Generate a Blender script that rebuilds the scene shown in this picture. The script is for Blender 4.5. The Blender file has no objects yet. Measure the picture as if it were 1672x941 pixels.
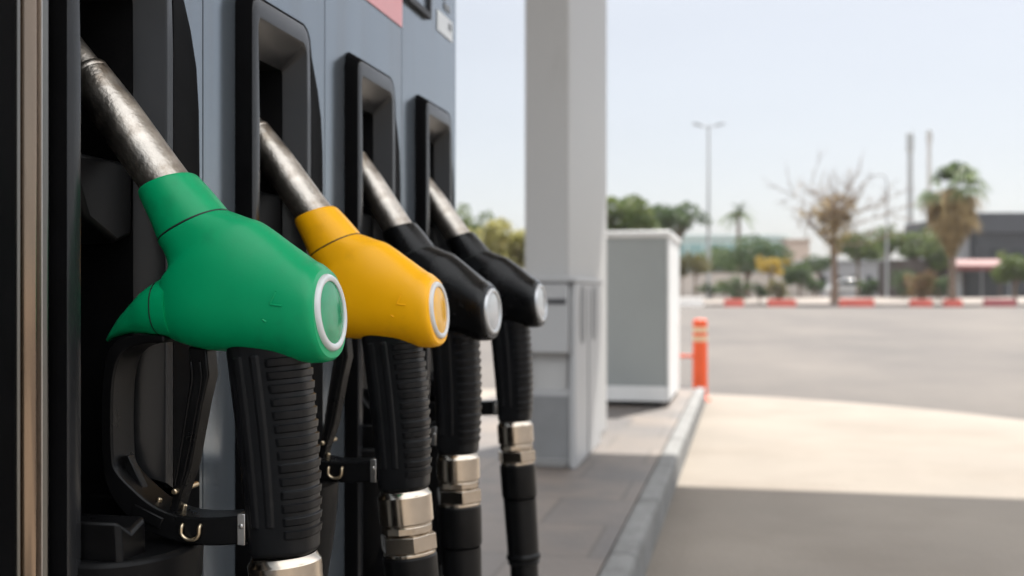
import bpy, bmesh, math, random
from mathutils import Vector, Matrix

random.seed(7)
D = bpy.data
scene = bpy.context.scene
col = scene.collection
R = math.radians
PI = math.pi

# ------------------------------------------------------------------ camera frame (metres)
HC = 0.85                      # camera height above the road
TH = math.atan(379 / 1760.0)   # the pump island runs along +Y; the camera looks a little to its left
CT, ST = math.cos(TH), math.sin(TH)


def spot(px, dist, z=0.0):
    """a point on the ground DIST metres ahead of the camera, in the direction of a column of the photograph"""
    X = (px - 836) / 1760.0 * dist
    return Vector((X * CT - dist * ST, X * ST + dist * CT, z))


def high(py, dist):
    return HC + (480 - py) / 1760.0 * dist


# ------------------------------------------------------------------ tagging / linking
def tag(o, label=None, cat=None, group=None, kind=None):
    if label: o['label'] = label
    if cat: o['category'] = cat
    if group: o['group'] = group
    if kind: o['kind'] = kind
    return o


def thing(name, label, cat, loc=(0, 0, 0), rz=0.0, group=None):
    o = D.objects.new(name, None)
    o.empty_display_size = 0.05
    col.objects.link(o)
    o.location = loc
    o.rotation_euler = (0, 0, rz)
    return tag(o, label, cat, group)


def obj(name, bm, mat, parent=None, smooth=35, bevel=0.0, seg=2):
    bmesh.ops.recalc_face_normals(bm, faces=bm.faces[:])
    me = D.meshes.new(name)
    bm.to_mesh(me)
    bm.free()
    if smooth:
        for p in me.polygons: p.use_smooth = True
        try: me.set_sharp_from_angle(angle=R(smooth))
        except Exception: pass
    mats = mat if isinstance(mat, (list, tuple)) else [mat]
    for m in mats: me.materials.append(m)
    o = D.objects.new(name, me)
    col.objects.link(o)
    if parent: o.parent = parent
    if bevel:
        b = o.modifiers.new('bevel', 'BEVEL')
        b.width = bevel; b.segments = seg; b.limit_method = 'ANGLE'; b.angle_limit = R(40)
        b.harden_normals = False
    return o


def copy_tree(o, parent=None):
    c = o.copy()
    col.objects.link(c)
    c.parent = parent
    for ch in list(o.children): copy_tree(ch, c)
    return c


# ------------------------------------------------------------------ mesh helpers
def box(bm, x0, x1, y0, y1, z0, z1, M=None, mi=0):
    vs = [bm.verts.new(Vector(p)) for p in
          ((x0, y0, z0), (x1, y0, z0), (x1, y1, z0), (x0, y1, z0), (x0, y0, z1), (x1, y0, z1), (x1, y1, z1), (x0, y1, z1))]
    if M:
        for v in vs: v.co = M @ v.co
    for f in ((0, 3, 2, 1), (4, 5, 6, 7), (0, 1, 5, 4), (1, 2, 6, 5), (2, 3, 7, 6), (3, 0, 4, 7)):
        bm.faces.new([vs[i] for i in f]).material_index = mi
    return vs


def loft(bm, rings, cap0=True, cap1=True, closed=True):
    vr = [[bm.verts.new(Vector(p)) for p in r] for r in rings]
    n = len(vr[0])
    for a, b in zip(vr, vr[1:]):
        for i in range(n if closed else n - 1):
            j = (i + 1) % n
            bm.faces.new((a[i], a[j], b[j], b[i]))
    if cap0: bm.faces.new(vr[0][::-1])
    if cap1: bm.faces.new(vr[-1])
    return vr


def frame_of(d):
    d = Vector(d).normalized()
    up = Vector((0, 1, 0)) if abs(d.y) < 0.9 else Vector((0, 0, 1))
    a = d.cross(up).normalized()
    return d, a, a.cross(d).normalized()


def lathe(bm, origin, axis, prof, n=32, cap0=True, cap1=True, hexed=False):
    """prof: list of (distance along the axis, radius)"""
    o = Vector(origin)
    d, a, b = frame_of(axis)
    rings = []
    for s, r in prof:
        rings.append([o + d * s + (a * math.cos(2 * PI * i / n) + b * math.sin(2 * PI * i / n)) * r for i in range(n)])
    return loft(bm, rings, cap0, cap1)


def cat(pts, m=8):
    """Catmull-Rom through tuples of numbers"""
    out = []
    P = [pts[0]] + list(pts) + [pts[-1]]
    for i in range(1, len(P) - 2):
        p0, p1, p2, p3 = P[i - 1], P[i], P[i + 1], P[i + 2]
        for k in range(m):
            t = k / m
            out.append(tuple(0.5 * (2 * b + (c - a) * t + (2 * a - 5 * b + 4 * c - d) * t * t + (3 * b - a - 3 * c + d) * t ** 3)
                             for a, b, c, d in zip(p0, p1, p2, p3)))
    out.append(tuple(pts[-1]))
    return out


def tube(bm, pts, r, n=16, cap=True):
    pts = [Vector(p) for p in pts]
    rad = r if callable(r) else (lambda t: r)
    rings = []
    prev = None
    for i, p in enumerate(pts):
        d = (pts[min(i + 1, len(pts) - 1)] - pts[max(i - 1, 0)]).normalized()
        if prev is None:
            _, a, b = frame_of(d)
        else:
            a = (prev - d * prev.dot(d)).normalized(); b = d.cross(a).normalized()
        prev = a
        q = rad(i / max(1, len(pts) - 1))
        rings.append([p + (a * math.cos(2 * PI * k / n) + b * math.sin(2 * PI * k / n)) * q for k in range(n)])
    loft(bm, rings, cap, cap)


def prism(bm, poly, y0, y1):
    """a polygon in (x, z) extruded along y"""
    loft(bm, [[(x, y0, z) for x, z in poly], [(x, y1, z) for x, z in poly]])


def superring(cx, cz, hx, hz, w, n=48, e=2.25):
    """ring round a section whose in-plane half axis is (hx, hz) and whose half width along y is w"""
    out = []
    for i in range(n):
        a = 2 * PI * i / n
        c, s = math.cos(a), math.sin(a)
        u = math.copysign(abs(c) ** (2 / e), c); v = math.copysign(abs(s) ** (2 / e), s)
        out.append((cx + hx * u, w * v, cz + hz * u))
    return out


# ------------------------------------------------------------------ materials
def mat(name, base, rough=0.5, metal=0.0, var=0.12, scale=8.0, bump=0.0, bscale=200.0, coat=0.0, spec=0.5,
        dark=None, dscale=3.0, dlo=0.5, dhi=0.7, rvar=0.08, stretch=None, croug=0.05):
    m = D.materials.new(name)
    m.use_nodes = True
    nt = m.node_tree
    N, L = nt.nodes, nt.links
    bs = N['Principled BSDF']
    bs.inputs['Metallic'].default_value = metal
    bs.inputs['Coat Weight'].default_value = coat
    bs.inputs['Coat Roughness'].default_value = croug
    bs.inputs['Specular IOR Level'].default_value = spec
    tc = N.new('ShaderNodeTexCoord')
    vec = tc.outputs['Object']
    if stretch:
        mp = N.new('ShaderNodeMapping'); mp.inputs['Scale'].default_value = stretch
        L.new(vec, mp.inputs['Vector']); vec = mp.outputs['Vector']
    nz = N.new('ShaderNodeTexNoise')
    nz.inputs['Scale'].default_value = scale; nz.inputs['Detail'].default_value = 5
    L.new(vec, nz.inputs['Vector'])
    rp = N.new('ShaderNodeValToRGB')
    b = Vector(base)
    rp.color_ramp.elements[0].position = 0.3; rp.color_ramp.elements[1].position = 0.7
    rp.color_ramp.elements[0].color = (*[max(0, x * (1 - var)) for x in b], 1)
    rp.color_ramp.elements[1].color = (*[min(1, x * (1 + var)) for x in b], 1)
    L.new(nz.outputs['Fac'], rp.inputs['Fac'])
    c = rp.outputs['Color']
    if dark:
        n2 = N.new('ShaderNodeTexNoise'); n2.inputs['Scale'].default_value = dscale; n2.inputs['Detail'].default_value = 8
        n2.inputs['Roughness'].default_value = 0.65
        L.new(vec, n2.inputs['Vector'])
        r2 = N.new('ShaderNodeValToRGB')
        r2.color_ramp.elements[0].position = dlo; r2.color_ramp.elements[1].position = dhi
        L.new(n2.outputs['Fac'], r2.inputs['Fac'])
        mx = N.new('ShaderNodeMix'); mx.data_type = 'RGBA'
        L.new(r2.outputs['Color'], mx.inputs['Factor'])
        L.new(c, mx.inputs['A']); mx.inputs['B'].default_value = (*dark, 1)
        c = mx.outputs['Result']
    L.new(c, bs.inputs['Base Color'])
    mr = N.new('ShaderNodeMapRange')
    mr.inputs['To Min'].default_value = max(0.02, rough - rvar); mr.inputs['To Max'].default_value = min(1, rough + rvar)
    L.new(nz.outputs['Fac'], mr.inputs['Value']); L.new(mr.outputs['Result'], bs.inputs['Roughness'])
    if bump:
        n3 = N.new('ShaderNodeTexNoise'); n3.inputs['Scale'].default_value = bscale; n3.inputs['Detail'].default_value = 3
        L.new(vec, n3.inputs['Vector'])
        bp = N.new('ShaderNodeBump'); bp.inputs['Strength'].default_value = bump; bp.inputs['Distance'].default_value = 0.001 if bscale > 60 else 0.02
        L.new(n3.outputs['Fac'], bp.inputs['Height']); L.new(bp.outputs['Normal'], bs.inputs['Normal'])
    return m


def leafmat(name, c0, c1, c2, scale=1.2):
    m = D.materials.new(name); m.use_nodes = True
    nt = m.node_tree; N, L = nt.nodes, nt.links
    bs = N['Principled BSDF']; bs.inputs['Roughness'].default_value = 0.6
    tc = N.new('ShaderNodeTexCoord'); nz = N.new('ShaderNodeTexNoise')
    nz.inputs['Scale'].default_value = scale; nz.inputs['Detail'].default_value = 4
    L.new(tc.outputs['Object'], nz.inputs['Vector'])
    rp = N.new('ShaderNodeValToRGB')
    rp.color_ramp.elements[0].position = 0.3; rp.color_ramp.elements[0].color = (*c0, 1)
    rp.color_ramp.elements[1].position = 0.72; rp.color_ramp.elements[1].color = (*c2, 1)
    e = rp.color_ramp.elements.new(0.5); e.color = (*c1, 1)
    L.new(nz.outputs['Fac'], rp.inputs['Fac']); L.new(rp.outputs['Color'], bs.inputs['Base Color'])
    tl = N.new('ShaderNodeBsdfTranslucent'); L.new(rp.outputs['Color'], tl.inputs['Color'])
    ms_ = N.new('ShaderNodeMixShader'); ms_.inputs['Fac'].default_value = 0.36
    L.new(bs.outputs['BSDF'], ms_.inputs[1]); L.new(tl.outputs['BSDF'], ms_.inputs[2])
    L.new(ms_.outputs['Shader'], N['Material Output'].inputs['Surface'])
    return m


M = {}
M['green'] = mat('green_plastic', (0.0, 0.33, 0.125), 0.34, spec=0.32, var=0.05, scale=30, bump=0.06, bscale=900, dark=(0.004, 0.25, 0.095), dscale=28, dlo=0.58, dhi=0.8, rvar=0.14)
M['yellow'] = mat('yellow_plastic', (0.98, 0.46, 0.003), 0.36, spec=0.3, var=0.04, scale=30, bump=0.06, bscale=900, dark=(0.78, 0.35, 0.008), dscale=28, dlo=0.58, dhi=0.82, rvar=0.14)
M['black_cover'] = mat('black_plastic_cover', (0.004, 0.004, 0.0043), 0.27, var=0.2, scale=40, spec=0.30, bump=0.06, bscale=900, dark=(0.02, 0.019, 0.018), dscale=60, dlo=0.68, dhi=0.8)
M['seam'] = mat('dark_joint', (0.008, 0.012, 0.01), 0.6)
M['rubber'] = mat('black_rubber', (0.009, 0.0093, 0.0103), 0.33, var=0.2, scale=60, spec=0.22, bump=0.12, bscale=1500, dark=(0.03, 0.029, 0.028), dscale=50, dlo=0.62, dhi=0.85)
M['hose'] = mat('black_hose_rubber', (0.006, 0.006, 0.0064), 0.33, var=0.2, spec=0.22, scale=60, bump=0.1, bscale=1200)
M['guard'] = mat('black_moulded_plastic', (0.005, 0.005, 0.0054), 0.30, var=0.2, scale=50, spec=0.20, bump=0.15, bscale=1600, dark=(0.022, 0.02, 0.019), dscale=40, dlo=0.66, dhi=0.85)
M['spout'] = mat('worn_spout_metal', (0.50, 0.46, 0.41), 0.36, metal=1.0, var=0.22, scale=70, bump=0.3, bscale=420, dark=(0.20, 0.15, 0.105), dscale=34, dlo=0.46, dhi=0.68, rvar=0.14)
M['nickel'] = mat('nickel_coupling', (0.56, 0.49, 0.41), 0.2, metal=1.0, var=0.06, scale=80, dark=(0.34, 0.26, 0.18), dscale=40, dlo=0.55, dhi=0.85, rvar=0.05)
M['brass'] = mat('brass_pin', (0.62, 0.50, 0.34), 0.3, metal=1.0, var=0.1)
M['steel'] = mat('small_steel_fitting', (0.62, 0.6, 0.58), 0.32, metal=1.0, var=0.08)
M['ring_white'] = mat('white_ring', (0.60, 0.61, 0.61), 0.22, var=0.03, coat=0.6)
M['ring_grey'] = mat('silver_ring', (0.58, 0.59, 0.60), 0.28, metal=0.6, var=0.04)
M['lens_green'] = mat('green_lens', (0.0, 0.26, 0.105), 0.12, var=0.2, scale=90, coat=0.15)
M['lens_yellow'] = mat('yellow_lens', (0.80, 0.40, 0.01), 0.12, var=0.15, scale=90, coat=0.15)
M['lens_grey'] = mat('grey_lens', (0.42, 0.43, 0.44), 0.14, var=0.15, scale=90, coat=1.0)
M['panel'] = mat('silver_grey_panel_paint', (0.21, 0.245, 0.28), 0.18, metal=0.72, var=0.06, scale=5, bump=0.02, bscale=80, dark=(0.19, 0.205, 0.22), dscale=7, dlo=0.48, dhi=0.8, stretch=(1, 4, 0.22), rvar=0.07)
M['bootframe'] = mat('grey_satin_plastic', (0.016, 0.0165, 0.018), 0.25, metal=0.0, var=0.08, scale=30, bump=0.05, bscale=1500, spec=0.36, rvar=0.04)
M['boot'] = mat('black_boot_plastic', (0.005, 0.005, 0.0054), 0.4, var=0.2, scale=30, spec=0.14, bump=0.15, bscale=1200, dark=(0.022, 0.02, 0.018), dscale=30, dlo=0.66, dhi=0.85)
M['bootbody'] = mat('matt_black_boot_rubber', (0.004, 0.004, 0.0044), 0.6, var=0.2, scale=30, spec=0.03, bump=0.15, bscale=1200)
M['cavity'] = mat('matt_black_cavity_plastic', (0.004, 0.004, 0.0045), 0.7, var=0.2, scale=30, spec=0.15, bump=0.15, bscale=900)
M['casing'] = mat('dark_grey_casing', (0.08, 0.085, 0.09), 0.45, var=0.1)
M['trim'] = mat('brushed_trim_tan_reflection', (0.27, 0.205, 0.155), 0.14, metal=1.0, var=0.3, scale=40, stretch=(1, 1, 0.05), dark=(0.13, 0.095, 0.07), dscale=60, dlo=0.6, dhi=0.75)  # tan of the reflected ground put into the metal colour
M['trim_grey'] = mat('dull_grey_trim_metal', (0.20, 0.195, 0.185), 0.3, metal=1.0, var=0.2, scale=30, stretch=(1, 1, 0.05))
M['pink'] = mat('faded_red_sticker', (0.72, 0.33, 0.34), 0.4, var=0.05)
M['glass_dark'] = mat('dark_display_glass', (0.16, 0.19, 0.22), 0.08, var=0.05, coat=1.0)
M['blackframe'] = mat('black_gasket', (0.012, 0.012, 0.013), 0.5)
M['paper'] = mat('white_sticker', (0.66, 0.68, 0.69), 0.45, var=0.05)
M['ink'] = mat('grey_ink', (0.18, 0.19, 0.2), 0.5)
M['pillar'] = mat('off_white_pillar_paint', (0.43, 0.43, 0.425), 0.45, var=0.04, scale=2, dark=(0.34, 0.335, 0.32), dscale=3, dlo=0.6, dhi=0.9, stretch=(1, 1, 0.3))
M['service'] = mat('light_grey_service_unit', (0.40, 0.405, 0.41), 0.42, var=0.04, scale=3)
M['service_dark'] = mat('mid_grey_recess', (0.20, 0.205, 0.21), 0.5, var=0.08)
M['slot'] = mat('dark_slot', (0.05, 0.05, 0.055), 0.5)
M['cab_grey'] = mat('blue_grey_cabinet_paint', (0.31, 0.335, 0.335), 0.45, var=0.04, scale=2)
M['cab_white'] = mat('white_cabinet_frame', (0.74, 0.75, 0.75), 0.4, var=0.03)
M['orange'] = mat('orange_plastic', (0.86, 0.115, 0.03), 0.42, var=0.06, scale=8)
M['band'] = mat('pale_reflective_band', (0.78, 0.60, 0.40), 0.3, var=0.05)
M['kerb'] = mat('kerb_stone', (0.20, 0.20, 0.196), 0.8, var=0.12, scale=14, bump=0.4, bscale=50, dark=(0.11, 0.107, 0.104), dscale=6, dlo=0.48, dhi=0.75)
M['asphalt'] = mat('worn_asphalt', (0.090, 0.081, 0.076), 0.9, spec=0.25, var=0.10, scale=0.35, bump=0.3, bscale=40, dark=(0.135, 0.119, 0.106), dscale=0.22, dlo=0.42, dhi=0.66, stretch=(1, 0.5, 1))
M['concrete'] = mat('apron_concrete', (0.24, 0.21, 0.178), 0.85, spec=0.3, var=0.09, scale=1.3, bump=0.25, bscale=45, dark=(0.18, 0.152, 0.125), dscale=0.8, dlo=0.45, dhi=0.78)
M['sand'] = mat('dry_sandy_ground', (0.42, 0.34, 0.27), 0.9, var=0.2, scale=0.3, dark=(0.28, 0.22, 0.16), dscale=0.12)
M['verge'] = mat('pale_paved_verge', (0.21, 0.178, 0.155), 0.85, var=0.15, scale=0.4, dark=(0.145, 0.12, 0.10), dscale=0.35)
M['farkerb'] = mat('bleached_far_kerb', (0.20, 0.182, 0.168), 0.8, var=0.1, scale=1)
M['red'] = mat('red_barrier_paint', (0.50, 0.085, 0.06), 0.6, var=0.12, scale=2)
M['darkred'] = mat('maroon_barrier_paint', (0.27, 0.055, 0.06), 0.6, var=0.12, scale=2)
M['whiteblock'] = mat('white_barrier_paint', (0.74, 0.70, 0.66), 0.6, var=0.08, scale=2)
M['bark'] = mat('grey_brown_bark', (0.16, 0.115, 0.085), 0.9, var=0.25, scale=4, bump=0.6, bscale=20)
M['twig'] = mat('dry_twig_bark', (0.22, 0.165, 0.125), 0.9, var=0.2, scale=4)
M['pole'] = mat('galvanised_pole', (0.38, 0.395, 0.405), 0.5, var=0.06)
M['mast'] = mat('grey_mast_paint', (0.26, 0.28, 0.295), 0.55, var=0.08)
M['palemast'] = mat('pale_mast_paint', (0.33, 0.34, 0.35), 0.55, var=0.05)
M['teal'] = mat('teal_glass_facade', (0.20, 0.33, 0.33), 0.3, var=0.15, scale=0.6, spec=0.8)
M['tealframe'] = mat('pale_teal_mullion', (0.48, 0.58, 0.57), 0.5, var=0.05)
M['beige'] = mat('beige_render', (0.46, 0.37, 0.31), 0.8, var=0.08, scale=0.5)
M['wall'] = mat('pale_boundary_wall', (0.48, 0.43, 0.39), 0.85, var=0.12, scale=0.5)
M['charcoal'] = mat('charcoal_cladding', (0.026, 0.028, 0.034), 0.6, var=0.15, scale=0.6)
M['charcoal2'] = mat('slate_grey_fascia', (0.045, 0.048, 0.058), 0.6, var=0.1, scale=0.6)
M['window'] = mat('dark_window_glass', (0.02, 0.024, 0.03), 0.12, var=0.2)
M['greywall'] = mat('grey_render', (0.30, 0.30, 0.31), 0.8, var=0.1, scale=0.5)
M['awning'] = mat('red_awning', (0.16, 0.05, 0.047), 0.7, var=0.1)
M['darkwood'] = mat('dark_brown_wood', (0.06, 0.045, 0.04), 0.7, var=0.2)
M['carwhite'] = mat('white_car_paint', (0.62, 0.63, 0.64), 0.3, coat=0.8, var=0.02)
M['cardark'] = mat('dark_blue_car_paint', (0.045, 0.06, 0.085), 0.3, coat=0.8, var=0.05)
M['tyre'] = mat('tyre_rubber', (0.02, 0.02, 0.02), 0.8)
M['soffit'] = mat('white_canopy_soffit', (0.62, 0.62, 0.61), 0.6, var=0.03)
M['fascia'] = mat('grey_canopy_fascia', (0.45, 0.46, 0.47), 0.5, var=0.03)
M['leaf_dark'] = leafmat('dark_green_leaves', (0.024, 0.045, 0.013), (0.048, 0.086, 0.022), (0.095, 0.135, 0.035))
M['leaf_mid'] = leafmat('mid_green_leaves', (0.042, 0.066, 0.016), (0.085, 0.122, 0.028), (0.155, 0.18, 0.045))
M['leaf_olive'] = leafmat('olive_leaves', (0.075, 0.075, 0.026), (0.14, 0.13, 0.045), (0.23, 0.20, 0.075))
M['leaf_yellow'] = leafmat('yellow_leaves', (0.22, 0.16, 0.02), (0.36, 0.25, 0.03), (0.48, 0.34, 0.05))
M['leaf_sunny'] = leafmat('yellow_green_leaves', (0.16, 0.155, 0.045), (0.30, 0.28, 0.09), (0.46, 0.40, 0.17))
M['leaf_dry'] = leafmat('dry_brown_fronds', (0.17, 0.115, 0.05), (0.33, 0.235, 0.10), (0.48, 0.36, 0.17))
M['leaf_red'] = leafmat('reddish_shrub_leaves', (0.09, 0.075, 0.03), (0.19, 0.13, 0.05), (0.34, 0.17, 0.10), 3)
M['frond'] = leafmat('palm_green_fronds', (0.045, 0.08, 0.02), (0.095, 0.145, 0.035), (0.17, 0.215, 0.06))


def paver_material():
    m = mat('island_pavers', (0.155, 0.132, 0.116), 0.55, var=0.15, scale=1.5, bump=0.2, bscale=60, dark=(0.10, 0.092, 0.09), dscale=1.6, dlo=0.45, dhi=0.65)
    nt = m.node_tree; N, L = nt.nodes, nt.links
    bs = N['Principled BSDF']
    src = bs.inputs['Base Color'].links[0].from_socket
    tc = N.new('ShaderNodeTexCoord')
    br = N.new('ShaderNodeTexBrick')
    br.inputs['Scale'].default_value = 1.0
    br.inputs['Brick Width'].default_value = 0.42; br.inputs['Row Height'].default_value = 0.42
    br.inputs['Mortar Size'].default_value = 0.006; br.inputs['Mortar Smooth'].default_value = 0.3
    br.inputs['Color1'].default_value = (0.78, 0.80, 0.84, 1); br.inputs['Color2'].default_value = (1.15, 1.08, 1.0, 1)
    br.inputs['Mortar'].default_value = (0.55, 0.52, 0.5, 1)
    L.new(tc.outputs['Object'], br.inputs['Vector'])
    mx = N.new('ShaderNodeMix'); mx.data_type = 'RGBA'; mx.blend_type = 'MULTIPLY'; mx.inputs['Factor'].default_value = 1
    L.new(src, mx.inputs['A']); L.new(br.outputs['Color'], mx.inputs['B'])
    L.new(mx.outputs['Result'], bs.inputs['Base Color'])
    return m


M['paver'] = paver_material()

# ------------------------------------------------------------------ setting: ground, road, apron, island, verge
bm = bmesh.new()
bmesh.ops.create_grid(bm, x_segments=2, y_segments=2, size=1500)
g = tag(obj('ground', bm, M['sand'], smooth=0), kind='structure'); g.location.z = -0.02

bm = bmesh.new()                      # the wide asphalt yard, up to the far kerb 71 m ahead of the camera
yard = [spot(836 - 1760 * 1.2, 71), spot(836 + 1760 * 1.2, 71)]
p = [yard[0], yard[1], yard[1] + Vector((ST * 120, -CT * 120, 0)), yard[0] + Vector((ST * 120, -CT * 120, 0))]
bm.faces.new([bm.verts.new((v.x, v.y, 0)) for v in p])
tag(obj('road', bm, M['asphalt'], smooth=0), kind='structure')

bm = bmesh.new()                      # concrete apron by the pumps with its rounded far edge
edge = cat([(-0.6, 9.32), (-.23, 9.23), (.41, 8.99), (1.26, 8.41), (1.9, 7.67), (2.5, 6.6), (3.0, 5.0), (3.3, 2.5), (3.4, -1), (3.4, -9)], 6)
pts = [(-7.5, 9.32)] + edge + [(-7.5, -9)]
bm.faces.new([bm.verts.new((x, y, 0.004)) for x, y in pts])
bmesh.ops.triangulate(bm, faces=bm.faces[:])
tag(obj('concrete_apron', bm, M['concrete'], smooth=0), kind='structure')

IZ = 0.13                             # pump island: paving and kerb
bm = bmesh.new()
box(bm, -1.75, -0.37, -5.0, 8.36, -0.01, IZ - 0.004)
tag(obj('island_pavement', bm, M['paver'], smooth=0), kind='structure')
bm = bmesh.new()
y = -5.0
while y < 8.3:                        # kerb stones
    y1 = min(y + 0.8, 8.36)
    box(bm, -0.37, -0.29, y, y1 - 0.006, -0.01, IZ)
    y = y1
for k in range(2):
    box(bm, -1.75 + k * 0.69, -1.75 + (k + 1) * 0.69 - 0.006, 8.362, 8.44, -0.01, IZ)
box(bm, -0.368, -0.29, 8.362, 8.44, -0.01, IZ)
tag(obj('kerb', bm, M['kerb'], smooth=0, bevel=0.018, seg=3), kind='structure')


def camrect(bm, pxa, pxb, d0, d1, z0, z1):
    """a box in plan aligned with the far kerb (square to the camera's heading)"""
    a = spot(pxa, d0); b = spot(pxb, d0)
    u = Vector((-ST, CT, 0)) * (d1 - d0)
    P4 = [a, b, b + u, a + u]
    loft(bm, [[(q.x, q.y, z0) for q in P4], [(q.x, q.y, z1) for q in P4]])


bm = bmesh.new()
rows = []
for dd, zz in ((71.302, -.3), (71.302, .15), (73.5, .17), (80, .5), (84, .58), (140, .6)):
    w_ = 71.3 / dd
    a, b = spot(836 - 1300 * w_, dd), spot(836 + 1900 * w_, dd)
    rows.append([(a.x, a.y, zz), (b.x, b.y, zz)])
loft(bm, rows, False, False, closed=False)
tag(obj('verge', bm, M['verge'], smooth=0), kind='structure')
bm = bmesh.new(); camrect(bm, 836 - 1300, 836 + 1900, 71.0, 71.3, -0.3, 0.2)
tag(obj('far_kerb', bm, M['farkerb'], smooth=0, bevel=0.03), kind='structure')

# ------------------------------------------------------------------ fuel dispenser
PITCH = 0.23
Y_END = 1.405
FX = -0.380                            # panel face
BX = -0.366                            # front of the nozzle boots
disp = thing('fuel_dispenser', 'tall silver grey fuel dispenser with a row of black nozzle boots', 'fuel pump', (-0.62, 0.6, IZ))
disp_inv = Matrix.Translation(-disp.location)


def dpart(name, bm, m, parent=None, **k):
    """build in world coordinates, then hang on the dispenser"""
    bmesh.ops.transform(bm, matrix=disp_inv, verts=bm.verts[:])
    o = obj(name, bm, m, parent or disp, **k)
    return o


TOPZ = 2.02
bm = bmesh.new()
box(bm, -0.98, -0.56, -0.47, Y_END - 0.004, IZ + 0.10, TOPZ)
box(bm, -0.558, FX - 0.006, Y_END - 0.03, Y_END - 0.003, IZ + 0.10, TOPZ)
box(bm, -0.558, FX - 0.006, -0.47, -0.44, IZ + 0.10, TOPZ)
dpart('casing', bm, M['casing'], bevel=0.006)
bm = bmesh.new(); box(bm, -0.96, FX - 0.02, -0.45, Y_END - 0.02, IZ - 0.004, IZ + 0.098)
dpart('plinth', bm, M['blackframe'], bevel=0.004)
bm = bmesh.new(); box(bm, -0.985, FX + 0.004, -0.475, Y_END + 0.003, TOPZ + 0.002, TOPZ + 0.06)
dpart('top_cap', bm, M['casing'], bevel=0.012)

BZ0, BZ1 = 0.42, HC + 0.238            # boot bottom and top
for i in range(-3, 4):                 # front panels, one per module; those with a boot have an opening behind it
    ya, yb = 0.48 + PITCH * i, 0.48 + PITCH * (i + 1)
    bm = bmesh.new()
    a, b = ya + 0.0008, yb - 0.0008
    if i == 3: b = Y_END - 0.0005
    if i == 0: a = 0.5285
    if i >= 0:
        for (p0, p1, q0, q1) in ((a, ya + 0.054, IZ + 0.1, TOPZ), (ya + 0.170, b, IZ + 0.1, TOPZ),
                                 (ya + 0.054, ya + 0.170, IZ + 0.1, BZ0 + 0.01), (ya + 0.054, ya + 0.170, BZ1 - 0.012, TOPZ)):
            box(bm, FX - 0.004, FX, p0, p1, q0, q1)
        bmesh.ops.remove_doubles(bm, verts=bm.verts[:], dist=1e-5)
        # drop the doubled inner walls where strips meet
        seen = {}
        for f in bm.faces:
            seen.setdefault(tuple(round(c, 5) for c in f.calc_center_median()), []).append(f)
        bmesh.ops.delete(bm, geom=[f for v in seen.values() if len(v) > 1 for f in v], context='FACES')
    else:
        if i == -1: b = 0.455
        box(bm, FX - 0.004, FX, a, b, IZ + 0.1, TOPZ)
    dpart('front_panel', bm, M['panel'], smooth=30)
bm = bmesh.new(); box(bm, FX - 0.012, FX - 0.0045, -0.2, 0.455, IZ + 0.1, TOPZ)
for i in range(0, 5):
    yy = 0.48 + PITCH * i
    if i < 4: box(bm, FX - 0.012, FX - 0.0045, yy - 0.02, yy + 0.02, IZ + 0.1, TOPZ)
dpart('seam_backing', bm, M['blackframe'], smooth=0)

# vertical trim to the left of the first boot: dark rail and polished half-round strips, reflections put into their colours
bm = bmesh.new()
box(bm, FX - 0.03, FX + 0.004, 0.457, 0.5025, IZ + 0.1, TOPZ)
dpart('trim_rail', bm, M['bootbody'], bevel=0.002)


def trim_lobe(name, y0, y1, hgt, m):
    bm = bmesh.new()
    prof = [(FX + 0.001 + hgt * math.sin(PI * k / 16) ** 0.7, y0 + (y1 - y0) * k / 16) for k in range(17)]
    prof += [(FX - 0.03, y1), (FX - 0.03, y0)]
    loft(bm, [[(x, y, IZ + 0.1) for x, y in prof], [(x, y, TOPZ) for x, y in prof]])
    dpart(name, bm, m, smooth=40)


trim_lobe('trim_strip', 0.5032, 0.5065, 0.003, M['trim_grey'])
trim_lobe('trim_strip', 0.5070, 0.5155, 0.008, M['trim'])
trim_lobe('trim_strip', 0.5157, 0.5172, 0.0080, M['steel'])  # bright strip standing in for the highlight line
trim_lobe('trim_strip', 0.5174, 0.5280, 0.0070, M['trim_grey'])


def bootpoly(pts, ya, x):
    return [(x, ya + y, z) for y, z in pts]


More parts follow.
